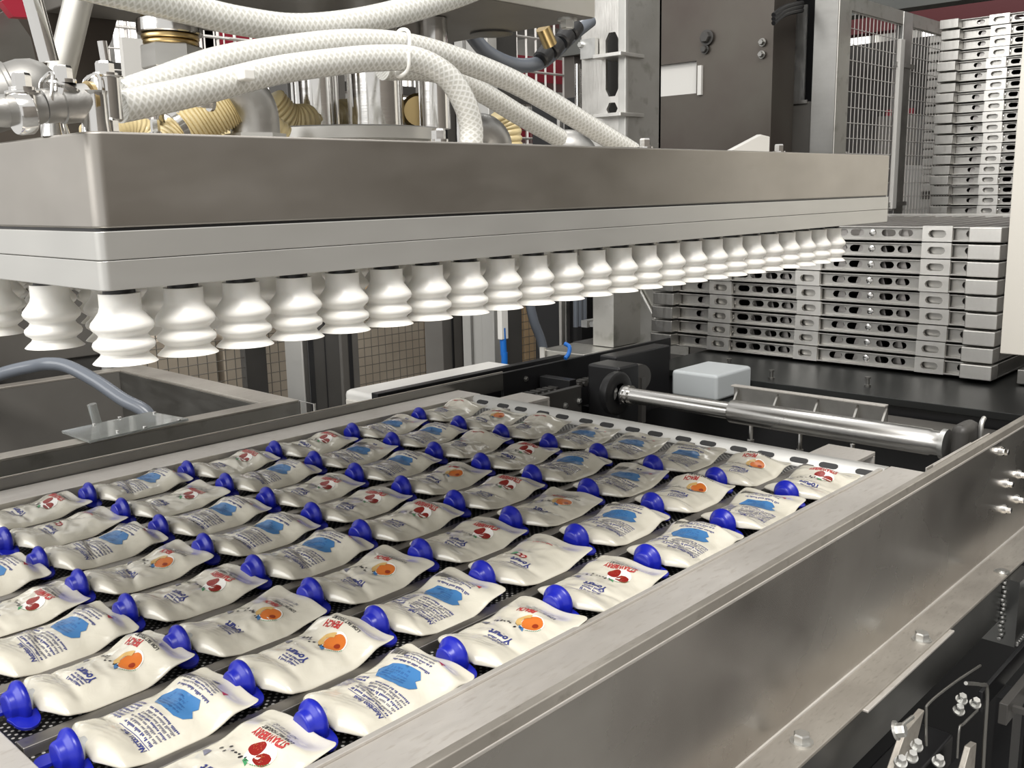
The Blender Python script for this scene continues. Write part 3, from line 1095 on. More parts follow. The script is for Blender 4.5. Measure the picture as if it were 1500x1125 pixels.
for k in range(27):
    x = 3.55+k*0.05
    g.box((x, 3.44, -1.10), (x+0.03, 3.50, -1.065)).cyl((x+0.04, 3.43, -1.083), (x+0.04, 3.51, -1.083), 0.010, seg=8)
o = build(g, 'drive_chain', 'dark_paint', cb)
g = G().lathe([(0.055, 0), (0.105, 0.0), (0.115, 0.02), (0.115, 0.05), (0.10, 0.06), (0.055, 0.06)], (4.0, 3.06, -1.045), (0, -1, 0), 32, False)
build(g, 'bearing_ring', 'black', cb)
g = G().lathe([(0.02, 0), (0.07, 0.0), (0.075, 0.01), (0.075, 0.06), (0.02, 0.06)], (4.42, 3.22, -1.04), (-0.2, -1, 0), 28).box((4.40, 3.15, -1.3), (4.44, 3.25, -1.04))
build(g, 'bearing_cover', 'dark_paint', cb)
build(G().box((3.5, 3.32, -4.4), (3.6, 3.42, -1.2)).box((4.2, 3.32, -4.4), (4.3, 3.42, -1.2)), 'leg', 'black', cb)

ro = empty('roller', (4.0, 2.1, -1.045))
tag(ro, 'shiny steel roller across the machine behind the tray', 'roller')
build(G().lathe([(0.030, 0), (0.036, 0.01), (0.040, 0.012), (0.040, 0.62), (0.053, 0.625), (0.055, 0.63), (0.055, 1.55), (0.050, 1.56), (0.050, 1.60), (0.03, 1.60)], (4.0, 2.97, -1.045), (0, -1, 0), 40), 'roller_tube', 'roller_steel', ro, angle=0.5)
build(G().lathe([(0.03, 0), (0.052, 0), (0.052, 0.018), (0.046, 0.018), (0.046, 0.03), (0.052, 0.03), (0.052, 0.045), (0.03, 0.045)], (4.0, 2.975, -1.045), (0, -1, 0), 32), 'collar', 'polished_steel', ro)
build(G().lathe([(0.03, 0), (0.062, 0), (0.062, 0.02), (0.03, 0.02)], (4.0, 1.37, -1.045), (0, -1, 0), 32), 'collar', 'galvanised', ro)
build(G().box((3.95, 1.26, -1.14), (4.12, 1.33, -0.95)), 'bearing_block', 'dark_paint', ro, bevel=0.03)
build(G().tube([(4.08, 1.25, -1.02), (4.08, 1.25, -0.96), (4.11, 1.25, -0.94)], 0.010, 8), 'bearing_lug', 'galvanised', ro)

# spacer block and comb bracket
wb = build(G().box((4.60, 2.79, -1.165), (4.98, 3.09, -1.015)), 'spacer_block', 'white_block', bevel=0.02)
tag(wb, 'white plastic block behind the left half of the roller', 'block')
cm = empty('comb_bracket', (4.3, 2.1, -1.07))
tag(cm, 'angled steel bracket with four small ribs behind the roller', 'bracket')
build(G().box((4.30, 1.722, -1.075), (4.312, 2.51, -0.985)), 'back_plate', 'rack_steel', cm, bevel=0.002)
build(G().box((4.27, 1.722, -0.990), (4.31, 2.51, -0.982)), 'top_lip', 'tray_steel', cm, bevel=0.002)
for y in (2.49, 2.27, 2.06, 1.865, 1.732):
    M = Matrix(((-1, 0, 0, 4.30), (0, 0, 1, y), (0, 1, 0, -1.075), (0, 0, 0, 1)))
    build(G().prism([(0, 0), (0.055, 0), (0.0, 0.075)], M, 0.010), 'rib', 'rack_bright', cm)
# under-roller frame
ur = empty('cross_frame', (3.9, 2.1, -1.86))
tag(ur, 'dark steel cross frame with thin rods under the roller', 'machine frame')
build(G().box((3.75, 1.27, -1.30), (3.80, 3.05, -1.24)), 'cross_bar', 'mid_steel', ur, bevel=0.004)
build(G().box((4.1, 1.27, -1.45), (4.6, 2.7, -1.40)), 'shelf_plate', 'grey_paint', ur, bevel=0.004)
build(G().box((3.72, 1.9, -1.26), (3.98, 2.22, -1.245)), 'shelf_plate', 'mid_steel', ur, bevel=0.004)
build(G().box((3.60, 2.55, -1.22), (3.82, 2.75, -1.21)), 'shelf_plate', 'rack_steel', ur, bevel=0.004)
for px in ((4.078, 2.282, -1.150), (4.057, 2.018, -1.150), (4.023, 1.756, -1.150)):
    build(G().cyl((px[0], px[1], -1.86), (px[0], px[1], -1.115), 0.011, seg=10), 'rod', 'polished_steel', ur)
    build(G().lathe([(0.03, 0), (0.03, 0.02), (0.018, 0.02), (0.018, 0.05)], (px[0], px[1], -1.24), (0, 0, 1), 6), 'nut', 'mid_steel', ur)
build(G().box((3.50, 1.26, -1.12), (3.52, 2.0, -1.10)).box((3.7, 1.26, -1.12), (3.72, 2.0, -1.10)), 'cross_bar', 'mid_steel', ur)

# ------------------------------------------------------------------ black deck carrying the near stack
dk = empty('stack_deck', (6.5, 2.7, -4.4))
tag(dk, 'black deck plate under the near stack of carrier trays', 'platform')
build(G().box((4.98, 1.22, -1.14), (8.9, 3.58, -1.10)), 'deck_plate', 'black_deck', dk, bevel=0.004)
build(G().box((4.55, 2.64, -1.20), (4.98, 3.12, -1.166)), 'deck_plate', 'black_deck', dk, bevel=0.004)
build(G().box((4.64, 1.22, -1.22), (4.98, 2.4, -1.19)), 'deck_plate', 'grey_paint', dk, bevel=0.004)
build(G().box((5.0, 1.22, -4.4), (5.1, 3.55, -1.14)), 'front_skirt', 'black', dk)
build(G().box((8.6, 1.3, -4.4), (8.7, 3.5, -1.14)), 'rear_skirt', 'black', dk)
build(G().box((5.46, -0.8, -1.14), (8.15, 1.22, -1.10)), 'deck_plate', 'black_deck', dk, bevel=0.004)
for p in ((5.08, 2.72, -1.10), (5.2, 2.2, -1.10), (5.266, 3.110, -1.100)):
    build(G().lathe([(0.018, 0), (0.018, 0.01), (0.010, 0.012), (0.010, 0.045), (0.016, 0.047), (0.016, 0.055)], p, (0, 0, 1), 12), 'bolt', 'mid_steel', dk)

# ------------------------------------------------------------------ stacked carrier trays
RH = 0.094
W0, W1 = -1.135, 1.135            # local y span; local x = 0 at the front face
def rack_proto():
    t = empty('stacked_tray', (0, 0, 0))
    My = Matrix(((0, 0, -1, 0), (1, 0, 0, 0), (0, 1, 0, 0), (0, 0, 0, 1)))   # XY of the prism -> YZ, thickness towards +X
    # recessed web with oval openings
    ov = []
    segs = ((-0.93, -0.63), (-0.42, 0.0), (0.13, 0.52), (0.70, 0.95))
    for a, b in ((-0.835, 1), (-0.54, 0), (-0.45, 0), (-0.25, 0), (-0.155, 0), (0.24, 0), (0.33, 0), (0.50, 0), (0.585, 0)):
        pass
    ovals = [(-0.945, 0.07), (-0.575, 0.085), (-0.475, 0.085), (-0.285, 0.085), (-0.185, 0.085), (0.165, 0.085), (0.265, 0.085), (0.375, 0.085), (0.475, 0.085), (0.80, 0.07)]
    g = G().prism([(W0+0.02, 0.010), (W1-0.02, 0.010), (W1-0.02, RH-0.012), (W0+0.02, RH-0.012)], Matrix.Translation((0.034, 0, 0)) @ My, 0.006,
                  [slot(y, 0.046, w, 0.040, 4) for y, w in ovals])
    build(g, 'front_web', 'rack_steel', t, local=True, angle=0.4)
    g = G().box((-0.002, W0+0.01, 0.002), (2.3, W1-0.01, 0.012)).box((0.0, W0+0.01, RH-0.018), (0.05, W1-0.01, RH-0.010))
    g.box((2.25, W0+0.02, 0.012), (2.3, W1-0.02, RH-0.006)).box((0.05, W0+0.01, 0.012), (2.25, W0+0.03, RH-0.008)).box((0.05, W1-0.03, 0.012), (2.25, W1-0.01, RH-0.008))
    build(g, 'frame', 'rack_steel', t, local=True, bevel=0.003)
    g = G()
    for k in range(18):
        y = W0+0.09+k*(W1-W0-0.18)/17
        g.rings([[(x, y-0.03, 0.02), (x, y-0.012, RH-0.02), (x, y+0.012, RH-0.02), (x, y+0.03, 0.02)] for x in (0.07, 2.2)])
    build(g, 'lane_ridges', 'divider_steel', t, local=True)
    # proud brackets with a window
    for y, w in ((-0.768, 0.165), (-0.0, 0.16), (0.63, 0.17)):
        g = G().prism([(y-w/2, 0.002), (y+w/2, 0.002), (y+w/2, RH-0.004), (y-w/2, RH-0.004)], Matrix.Translation((-0.006, 0, 0)) @ My, 0.024, [slot(y, 0.046, w*0.60, 0.042, 4)])
        build(g, 'slot_bracket', 'rack_bright', t, local=True, angle=0.4)
    for s in (-1, 1):
        a = s*1.045
        build(G().box((-0.075, a-0.085, 0.006), (0.03, a+0.085, RH-0.006)), 'corner_block', 'rack_bright' if s < 0 else 'rack_steel', t, local=True, bevel=0.006)
    for y in (-0.66, -0.38, 0.06, 0.42, 0.90):
        pass
    for y in (-0.38, 0.08, 0.56):
        build(G().lathe([(0.022, 0), (0.020, 0.006), (0.012, 0.008)], (0.034, y, 0.046), (-1, 0, 0), 12), 'rivet', 'polished_steel', t, local=True)
    return t
ORDN = ['topmost', 'second', 'third', 'fourth', 'fifth', 'sixth', 'seventh', 'eighth', 'ninth', 'tenth', 'eleventh', 'twelfth', 'thirteenth', 'fourteenth', 'fifteenth', 'sixteenth', 'seventeenth', 'eighteenth', 'nineteenth', 'twentieth']
rack = rack_proto()
rk = random.Random(5)
first = True
for i in range(9):
    t = rack if first else copy_tree(rack)
    first = False
    t.location = wpt((5.70+rk.uniform(-0.015, 0.015), 2.82+rk.uniform(-0.006, 0.006), -0.236-RH*(i+1)))
    tag(t, 'steel carrier tray, %s%s in the near stack behind the head' % (ORDN[i], '' if i == 0 else ' from the top'), 'tray', 'carrier trays in the near stack')
t = copy_tree(rack)
t.location = wpt((5.78, 0.455, -1.098)); tag(t, 'single steel carrier tray reaching out under the cream guard panel at the right', 'tray')
for i in range(19):
    t = copy_tree(rack)
    t.location = wpt((9.75+rk.uniform(-0.02, 0.02), 2.45+rk.uniform(-0.008, 0.008), 1.475-RH*(i+1)))
    tag(t, 'steel carrier tray, %s%s in the tall far stack at the right' % (ORDN[i], '' if i == 0 else ' from the top'), 'tray', 'carrier trays in the tall far stack')
for i in range(18):
    t = copy_tree(rack)
    t.location = wpt((12.4, 3.55, 1.72-RH*1.08*(i+1)))
    tag(t, 'steel carrier tray, %s%s in the third stack half hidden at the back' % (ORDN[i], '' if i == 0 else ' from the top'), 'tray', 'trays in the hidden third stack')
st = empty('stack_stand', (10.8, 2.45, -4.4))
tag(st, 'dark stand carrying the tall far stack of trays', 'stand')
build(G().box((9.75, 1.33, -0.42), (12.0, 3.58, -0.312)), 'top_plate', 'grey_paint', st)
build(G().box((9.8, 1.4, -4.4), (9.9, 3.5, -0.42)).box((11.8, 1.4, -4.4), (11.9, 3.5, -0.42)), 'leg', 'dark_paint', st)
st = empty('stack_stand', (13.5, 3.55, -4.4))
tag(st, 'dark stand carrying the hidden third stack of trays', 'stand')
build(G().box((12.4, 2.4, -0.20), (14.7, 4.7, -0.108)), 'top_plate', 'grey_paint', st)
build(G().box((12.5, 2.5, -4.4), (12.6, 4.6, -0.2)).box((14.5, 2.5, -4.4), (14.6, 4.6, -0.2)), 'leg', 'dark_paint', st)

# cream guard panel on the far right
gp = empty('guard_panel', (4.5, 0.6, -4.4))
tag(gp, 'tall cream guard panel cut off by the right edge of the picture', 'panel')
g = G()
M = Matrix(((0, 0, -1, 4.5), (1, 0, 0, 0), (0, 1, 0, 0), (0, 0, 0, 1)))
g.prism([(0.0, -0.735), (1.325, -0.735), (1.335, 1.6), (0.0, 1.6)], M, 0.03)
build(g, 'panel_sheet', 'cream_paint', gp, bevel=0.004)
build(G().box((4.53, 0.0, -4.4), (4.63, 0.14, 1.6)), 'panel_post', 'grey_paint', gp)

# ------------------------------------------------------------------ on top of the suction head
pk = empty('mounting_disc', (1.90, 2.47, 0.095))
tag(pk, 'thick round steel disc with polished columns on top of the suction head', 'flange')
build(G().lathe([(0.26, 0.0005), (0.26, 0.055), (0.295, 0.055), (0.30, 0.06), (0.30, 0.092), (0.295, 0.096), (0.05, 0.096)], (1.90, 2.47, 0.095), (0, 0, 1), 64), 'disc', 'plate_steel', pk, angle=0.5)
for (px, yy, r) in ((465, 2.56, 0.066), (550, 2.36, 0.084), (635, 2.22, 0.046)):
    pass
for c, r in (((1.839, 2.520, 0.276), 0.065), ((1.933, 2.360, 0.269), 0.083), ((2.079, 2.260, 0.268), 0.047), ((1.852, 2.620, 0.345), 0.03)):
    build(G().cyl((c[0], c[1], 0.190), (c[0], c[1], 0.508), r, seg=40), 'column', 'polished_steel', pk)
q = (2.140, 2.420, 0.220)
build(G().box((q[0]-0.045, q[1]-0.03, 0.191), (q[0]+0.045, q[1]+0.03, 0.29)), 'clamp_block', 'plate_steel', pk, bevel=0.006)
build(G().lathe([(0.045, 0), (0.055, 0.01), (0.055, 0.03), (0.045, 0.04)], (q[0]-0.02, q[1]-0.04, 0.25), (-0.5, -0.6, 0), 24), 'clamp_ring', 'brass', pk)

gt = empty('lifting_plate', (2.2, 2.3, 0.51))
tag(gt, 'heavy dark steel lifting plate above the hoses at the top', 'machine frame')
q = (2.464, 1.950, 0.511)
build(G().box((1.2, 1.95, q[2]), (q[0], 2.88, q[2]+0.16)), 'plate', 'grey_paint', gt, bevel=0.004)
build(G().box((1.2, 1.945, q[2]+0.002), (q[0]-0.002, 1.951, q[2]+0.158)), 'front_face', 'column_steel', gt)
build(G().lathe([(0.07, 0), (0.07, -0.006), (0.05, -0.008)], (2.417, 2.340, 0.511), (0, 0, 1), 28), 'plug', 'dark_paint', gt)
q2 = (2.400, 2.002, 0.505)
build(G().hexbolt((q2[0], q2[1], q[2]), (0, 0, -1), 0.022, 0.03), 'bolt', 'galvanised', gt)
for c in ((1.870, 2.600, 0.544), (2.527, 2.750, 0.566)):
    build(G().cyl((c[0], c[1], 0.3 if c[0] > 2.2 else 0.42), (c[0], c[1], 0.508), 0.036 if c[0] < 2.2 else 0.045, seg=28), 'guide_rod', 'polished_steel', gt)

# pipe elbows
def elbow(name, base, r, h, R_, dirv, mat, label, nut=True):
    t = empty(name, base)
    tag(t, label, 'pipe fitting', 'pipe elbows on the suction head')
    d = Vector(dirv).normalized()
    b = Vector(base)
    path = [b+Vector((0, 0, 0.0)), b+Vector((0, 0, h*0.5)), b+Vector((0, 0, h))]
    for k in range(1, 6):
        a = k*PI/10
        path.append(b+Vector((0, 0, h))+Vector((0, 0, 1))*(R_*math.sin(a))+d*(R_*(1-math.cos(a))))
    path.append(path[-1]+d*0.03)
    build(G().tube(path, r, 28, 3), 'elbow_body', mat, t)
    e = path[-1]
    build(G().lathe([(r*0.8, 0), (r*1.12, 0), (r*1.12, 0.02), (r*0.8, 0.02)], e, d, 28), 'elbow_collar', 'polished_steel', t)
    if nut:
        build(G().lathe([(r*1.25, 0), (r*1.25, 0.035)], b, (0, 0, 1), 6), 'base_nut', 'plate_steel', t, angle=0.3)
    return t, e
q = (1.186, 1.850, 0.194)
elbow('pipe_elbow', (q[0], q[1], 0.095), 0.051, 0.065, 0.06, (-0.75, 0.25, 0.0), 'cast_steel', 'grey cast pipe elbow rising between yellow ribbed hose and polished column')
q = (2.373, 2.300, 0.221)
elbow('pipe_elbow', (q[0], q[1], 0.095), 0.062, 0.045, 0.05, (-0.8, 0.3, 0), 'cast_steel', 'grey cast pipe elbow behind the hose end beside the disc')
q = (3.562, 2.900, 0.268)
elbow('pipe_elbow', (q[0], q[1], 0.095), 0.085, 0.03, 0.06, (-0.6, 0.5, 0), 'cast_steel', 'grey cast pipe elbow behind the slanting hose at the slotted column')

# ribbed yellow hoses
def ribbed(path, r, label, ribs=26):
    P = smooth_path([Vector(p) for p in path], 12)
    t = empty('ribbed_hose', P[0])
    tag(t, label, 'hose', 'yellow ribbed hoses on the head')
    n = ribs
    def rad(u):
        return r*(1+0.13*(abs(math.sin(u*PI*n))**0.7))
    g = G().tube(path, rad, 22, max(8, int(n*4/(len(path)-1))))
    build(g, 'hose_wall', 'yellow_hose', t, angle=1.3)
    return t
ribbed([(0.990, 1.900, 0.093), (1.037, 1.900, 0.123), (1.079, 1.880, 0.151), (1.111, 1.860, 0.172), (1.132, 1.850, 0.185)], 0.037, 'yellow ribbed hose left of the grey cast elbow', 24)
ribbed([(0.940, 2.100, 0.124), (0.986, 2.100, 0.144), (1.033, 2.100, 0.154), (1.070, 2.100, 0.134)], 0.030, 'short yellow ribbed hose behind the left valve cluster', 16)
ribbed([(1.657, 2.500, 0.265), (1.711, 2.500, 0.220), (1.771, 2.500, 0.216), (1.896, 2.550, 0.236), (2.042, 2.600, 0.253)], 0.046, 'yellow ribbed hose passing behind the polished columns', 22)
ribbed([(2.871, 2.700, 0.172), (2.862, 2.700, 0.249), (2.836, 2.700, 0.300)], 0.05, 'dark yellow ribbed hose right of the hose end', 7)
ribbed([(1.385, 2.300, 0.156), (1.446, 2.300, 0.175), (1.519, 2.300, 0.181), (1.560, 2.300, 0.157)], 0.03, 'low yellow ribbed hose at the foot of the cast elbow', 10)

# hose clamp strap by the ribbed hose
q = (1.002, 1.860, 0.131)
t = empty('hose_clamp', q)
tag(t, 'small steel hose clamp with screw on the yellow ribbed hose', 'clamp')
build(G().lathe([(0.037, 0), (0.0405, 0), (0.0405, 0.014), (0.037, 0.014)], q, (0.75, 0, 0.42), 28, False), 'strap', 'polished_steel', t)
build(G().hexbolt((q[0]-0.04, q[1]-0.01, q[2]-0.01), (0, 0, 1), 0.009, 0.03), 'clamp_screw', 'polished_steel', t)
build(G().hexbolt((1.059, 1.800, 0.184), (-1, 0, 0), 0.013, 0.03), 'clamp_screw', 'polished_steel', t)

# big screwed coupling with rings
cpl = empty('screw_coupling', (1.354, 2.500, 0.294))
tag(cpl, 'large steel screw coupling with hexagonal nut and polished rings, upper left', 'pipe fitting')
c = (1.364, 2.500, 0.364)
def ring(z0, z1, r, mat, nm, seg=36, off=(0, 0)):
    build(G().lathe([(r*0.97, 0), (r, 0.003), (r, z1-z0-0.003), (r*0.97, z1-z0)], (c[0]+off[0], c[1]+off[1], z0), (0.03, 0.0, 1), seg), nm, mat, cpl, angle=0.4)
ring(c[2]-0.26, c[2]-0.03, 0.050, 'polished_steel', 'neck')
ring(c[2]-0.030, c[2]+0.030, 0.078, 'plate_steel', 'hex_nut', 6)
ring(c[2]+0.031, c[2]+0.042, 0.070, 'brass', 'seal_ring')
ring(c[2]+0.044, c[2]+0.056, 0.074, 'brass', 'seal_ring')
ring(c[2]+0.058, c[2]+0.094, 0.084, 'polished_steel', 'clamp_ring')
ring(c[2]+0.096, c[2]+0.110, 0.070, 'brass', 'seal_ring')
ring(c[2]+0.110, c[2]+0.122, 0.060, 'yellow_hose', 'hose_stub')

# braided hoses
def hose(path, r, label, name='braided_hose'):
    o = build(G().tube(path, r, 24, 12, 0.0135), name, 'braided_hose', origin=path[0])
    return tag(o, label, 'hose', 'clear braided hoses over the head')
hose([(0.736, 1.530, 0.142), (0.790, 1.540, 0.154), (0.907, 1.560, 0.182), (1.059, 1.580, 0.223), (1.182, 1.580, 0.247), (1.291, 1.570, 0.263), (1.381, 1.550, 0.265), (1.446, 1.530, 0.235), (1.483, 1.520, 0.185), (1.501, 1.520, 0.137), (1.50, 1.52, 0.095)], 0.0255, 'clear braided hose running from the valve cluster, then bending straight down onto the head')
hose([(0.807, 1.660, 0.173), (0.892, 1.670, 0.204), (1.003, 1.670, 0.245), (1.153, 1.670, 0.279), (1.296, 1.660, 0.303), (1.433, 1.650, 0.309), (1.562, 1.640, 0.294), (1.726, 1.630, 0.260), (1.859, 1.620, 0.217), (2.005, 1.610, 0.162), (2.106, 1.600, 0.123), (2.181, 1.600, 0.098)], 0.0265, 'upper clear braided hose sloping down to the right end of the head')
hose([(1.482, 1.780, 0.278), (1.649, 1.780, 0.282), (1.786, 1.780, 0.248), (1.934, 1.780, 0.195), (2.041, 1.780, 0.159), (2.098, 1.780, 0.139)], 0.026, 'clear braided hose with faint print running below the upper one')
hose([(0.731, 1.750, 0.373), (0.811, 1.750, 0.364), (0.901, 1.760, 0.358), (1.019, 1.780, 0.351), (1.121, 1.780, 0.342), (1.249, 1.780, 0.342), (1.376, 1.760, 0.361), (1.515, 1.740, 0.398), (1.666, 1.720, 0.449), (1.760, 1.700, 0.488)], 0.0285, 'topmost clear braided hose sagging across the picture')
q = (1.402, 1.620, 0.291)
qa, qb = (1.433, 1.650, 0.309), (1.346, 1.560, 0.264)
zt = build(G().tube([(qb[0], qb[1]-0.029, qb[2]+0.01), (qb[0], qb[1]-0.022, qb[2]-0.022), (qb[0], qb[1]+0.01, qb[2]-0.031), (qa[0], qa[1]+0.02, qa[2]-0.026), (qa[0], qa[1]+0.029, qa[2]+0.005), (qa[0], qa[1]+0.01, qa[2]+0.030), (qa[0], qa[1]-0.02, qa[2]+0.024), (qb[0], qb[1]-0.029, qb[2]+0.01)], 0.004, 8, 6), 'cable_tie', 'zip_white')
tag(zt, 'white cable tie around the braided hoses', 'cable tie')
q = (0.970, 1.530, 0.206)
zt = build(G().box((q[0]-0.012, q[1]-0.012, q[2]-0.010), (q[0]+0.012, q[1]+0.012, q[2]+0.010)), 'tie_head', 'zip_white', bevel=0.004)
tag(zt, 'small white tie head under the braided hose', 'cable tie')

# grey curved hose and black fittings under the lifting plate
t = empty('grey_hose', (2.615, 2.600, 0.533))
tag(t, 'dark grey hose curving below the lifting plate to black fittings', 'hose')
build(G().tube([(2.581, 2.600, 0.553), (2.666, 2.600, 0.495), (2.811, 2.600, 0.465), (2.947, 2.600, 0.483), (3.049, 2.600, 0.537), (3.154, 2.600, 0.608), (3.263, 2.600, 0.671)], 0.027, 16, 8), 'hose_tube', 'tube_grey', t)
g = G()
for u, r in (((2.932, 2.580, 0.490), 0.034), ((2.989, 2.580, 0.525), 0.038), ((3.055, 2.580, 0.566), 0.036), ((3.113, 2.580, 0.602), 0.033)):
    g.lathe([(r*0.8, 0), (r, 0.006), (r, 0.05), (r*0.8, 0.056)], u, (0.6, 0, 0.55), 16)
build(g, 'black_fitting', 'black', t)
build(G().lathe([(0.028, 0), (0.028, 0.07)], (2.897, 2.500, 0.533), (-0.5, 0, 0.7), 12), 'brass_nipple', 'brass', t)

# valve cluster on the left
vc = empty('valve_cluster', (0.642, 1.500, 0.103))
tag(vc, 'cluster of steel valves and bolted pipe sockets on the left end of the head', 'valve')
def vcyl(p0, p1, prof_, mat, nm, seg=32, ang=0.5):
    p0, p1 = Vector(p0), Vector(p1)
    L = (p1-p0).length
    build(G().lathe([(r, h*L) for r, h in prof_], p0, p1-p0, seg), nm, mat, vc, angle=ang)
vcyl((0.706, 1.500, 0.117), (0.707, 1.500, 0.183), [(0.018, 0), (0.021, 0.04), (0.021, 0.96), (0.026, 0.97), (0.027, 1.0), (0.016, 1.01)], 'polished_steel', 'valve_body')
q = (0.707, 1.500, 0.183); build(G().hexbolt(q, (0, 0, 1), 0.0135, 0.022), 'bolt', 'polished_steel', vc, angle=0.4)
build(G().cyl((0.710, 1.500, 0.195), (0.707, 1.500, 0.234), 0.007), 'stem', 'polished_steel', vc)
vcyl((0.659, 1.460, 0.140), (0.592, 1.460, 0.131), [(0.024, 0), (0.027, 0.05), (0.027, 0.62), (0.024, 0.64), (0.024, 1.0)], 'cast_steel', 'valve_body')
vcyl((0.663, 1.460, 0.140), (0.657, 1.460, 0.140), [(0.030, 0), (0.030, 1)], 'brass', 'gasket')
vcyl((0.612, 1.455, 0.128), (0.625, 1.455, 0.164), [(0.015, 0), (0.017, 0.7), (0.024, 0.78), (0.024, 0.86), (0.014, 0.9)], 'polished_steel', 'valve_neck')
q = (0.624, 1.455, 0.164); build(G().hexbolt(q, (0, 0, 1), 0.0125, 0.024), 'bolt', 'polished_steel', vc, angle=0.4)
vcyl((0.557, 1.430, 0.109), (0.556, 1.430, 0.149), [(0.016, 0), (0.017, 0.8), (0.023, 0.88), (0.023, 0.95), (0.014, 1.0)], 'polished_steel', 'valve_neck')
q = (0.556, 1.430, 0.147); build(G().hexbolt(q, (0, 0, 1), 0.0125, 0.024), 'bolt', 'polished_steel', vc, angle=0.4)
vcyl((0.588, 1.450, 0.128), (0.522, 1.450, 0.120), [(0.020, 0), (0.022, 0.1), (0.022, 0.8), (0.020, 1)], 'cast_steel', 'valve_body')
vcyl((0.559, 1.420, 0.118), (0.537, 1.420, 0.115), [(0.026, 0), (0.028, 0.1), (0.028, 0.8), (0.026, 1)], 'polished_steel', 'union_ring')
vcyl((0.662, 1.45, 0.095), (0.662, 1.45, 0.155), [(0.021, 0), (0.019, 0.3), (0.019, 0.9), (0.021, 1)], 'polished_steel', 'socket')
vcyl((0.640, 1.54, 0.095), (0.640, 1.54, 0.150), [(0.021, 0), (0.017, 0.3), (0.017, 0.9), (0.021, 1)], 'polished_steel', 'socket')
vcyl((0.655, 1.60, 0.095), (0.655, 1.60, 0.150), [(0.012, 0), (0.012, 1)], 'cast_steel', 'socket')
for a, b in (((0.666, 1.480, 0.173), (0.678, 1.460, 0.141)), ((0.594, 1.460, 0.163), (0.599, 1.440, 0.146))):
    a, b = Vector(a), Vector(b)
    mid = (a+b)/2+Vector((0.01, 0, 0.022))
    build(G().tube([a-Vector((0, 0, 0.02)), a, mid, b, b-Vector((0, 0, 0.02))], 0.0028, 8, 6), 'locking_clip', 'polished_steel', vc)
bl = empty('float_dome', (0.685, 1.750, 0.151))
tag(bl, 'grey domed steel fitting behind the leftmost valves', 'pipe fitting')
q = (0.690, 1.750, 0.182)
g = G().lathe([(0.001, 0.052), (0.020, 0.048), (0.036, 0.038), (0.047, 0.022), (0.052, 0.0), (0.051, -0.02), (0.054, -0.022), (0.054, -0.028), (0.051, -0.030), (0.051, -0.09)], q, (0.75, -0.25, 0.25), 40)
build(g, 'dome', 'dull_steel', bl, angle=0.9)

# pipes and plates rising behind the cluster
t = build(G().cyl((0.846, 2.000, 0.221), (0.917, 2.000, 0.425), 0.027, seg=28), 'slanted_pipe', 'column_steel'); tag(t, 'slanted grey pipe rising behind the valve cluster', 'pipe')
t = build(G().cyl((0.792, 1.900, 0.251), (0.769, 1.900, 0.390), 0.017, seg=28), 'chrome_pipe', 'polished_steel'); tag(t, 'shiny chrome pipe at the upper left corner', 'pipe')
M = Matrix(((1, 0, 0, 0), (0, 0, -1, 2.9), (0, 1, 0, 0), (0, 0, 0, 1)))
def yplate(name, y, pix, mat, label, cat='panel', thick=0.03, bev=0.0):
    M = Matrix(((1, 0, 0, 0), (0, 0, -1, y), (0, 1, 0, 0), (0, 0, 0, 1)))
    pts = [(p[0], p[2]) for p in pix]
    ar = sum(pts[i][0]*pts[(i+1) % len(pts)][1]-pts[(i+1) % len(pts)][0]*pts[i][1] for i in range(len(pts)))
    if ar < 0:
        pts = pts[::-1]
    o = build(G().prism(pts, M, thick), name, mat, bevel=bev)
    return tag(o, label, cat)
yplate('brown_duct', 2.9, [(1.000, 2.900, 0.590), (1.470, 2.900, 0.654), (1.395, 2.900, 0.455), (1.320, 2.900, 0.339), (1.291, 2.900, 0.138), (0.946, 2.900, 0.133)], 'brown_sheet', 'dark brown machine cover behind the left valve cluster', 'panel', 0.2)
yplate('grey_gusset', 2.5, [(0.877, 2.500, 0.393), (0.965, 2.500, 0.444), (1.005, 2.500, 0.382), (1.019, 2.500, 0.266), (0.861, 2.500, 0.257)], 'mid_steel', 'grey gusset plate at the left edge above the dome', 'plate', 0.02)
yplate('red_cover', 2.4, [(0.909, 2.400, 0.439), (0.978, 2.400, 0.479), (0.971, 2.400, 0.411), (0.932, 2.400, 0.409)], 'red_paint', 'small red cover at the top left corner', 'panel', 0.03)

# ------------------------------------------------------------------ slotted column behind the head
sc_ = empty('slotted_column', (5.1, 3.9, -4.4))
tag(sc_, 'tall light steel column with slots and small shelf tabs, right of the hoses', 'column')
cx, cy = 5.128, 3.80
Mx = Matrix(((0, 0, -1, cx), (-1, 0, 0, cy), (0, 1, 0, 0), (0, 0, 0, 1)))   # XY -> (-Y, Z); thickness towards +X
g = G().prism([(-0.36, -0.05), (0.0, -0.05), (0.0, 1.45), (-0.36, 1.45)], Mx, 0.02, [slot(-0.115, 0.77, 0.10, 0.40, 3), slot(-0.115, 0.50, 0.09, 0.0901, 3)])
build(g, 'slotted_web', 'rack_bright', sc_, smooth=False)
build(G().box((cx, cy, -0.05), (5.50, cy+0.02, 1.45)), 'side_flange', 'column_steel', sc_)
build(G().box((5.48, cy, -0.05), (5.50, cy+0.36, 1.45)).box((cx+0.25, cy+0.12, -0.05), (cx+0.27, cy+0.36, 1.45)), 'rear_flange', 'dark_paint', sc_)
build(G().box((cx-0.02, cy-0.006, -0.05), (cx, cy+0.05, 1.45)), 'folded_edge', 'plate_steel', sc_, bevel=0.004)
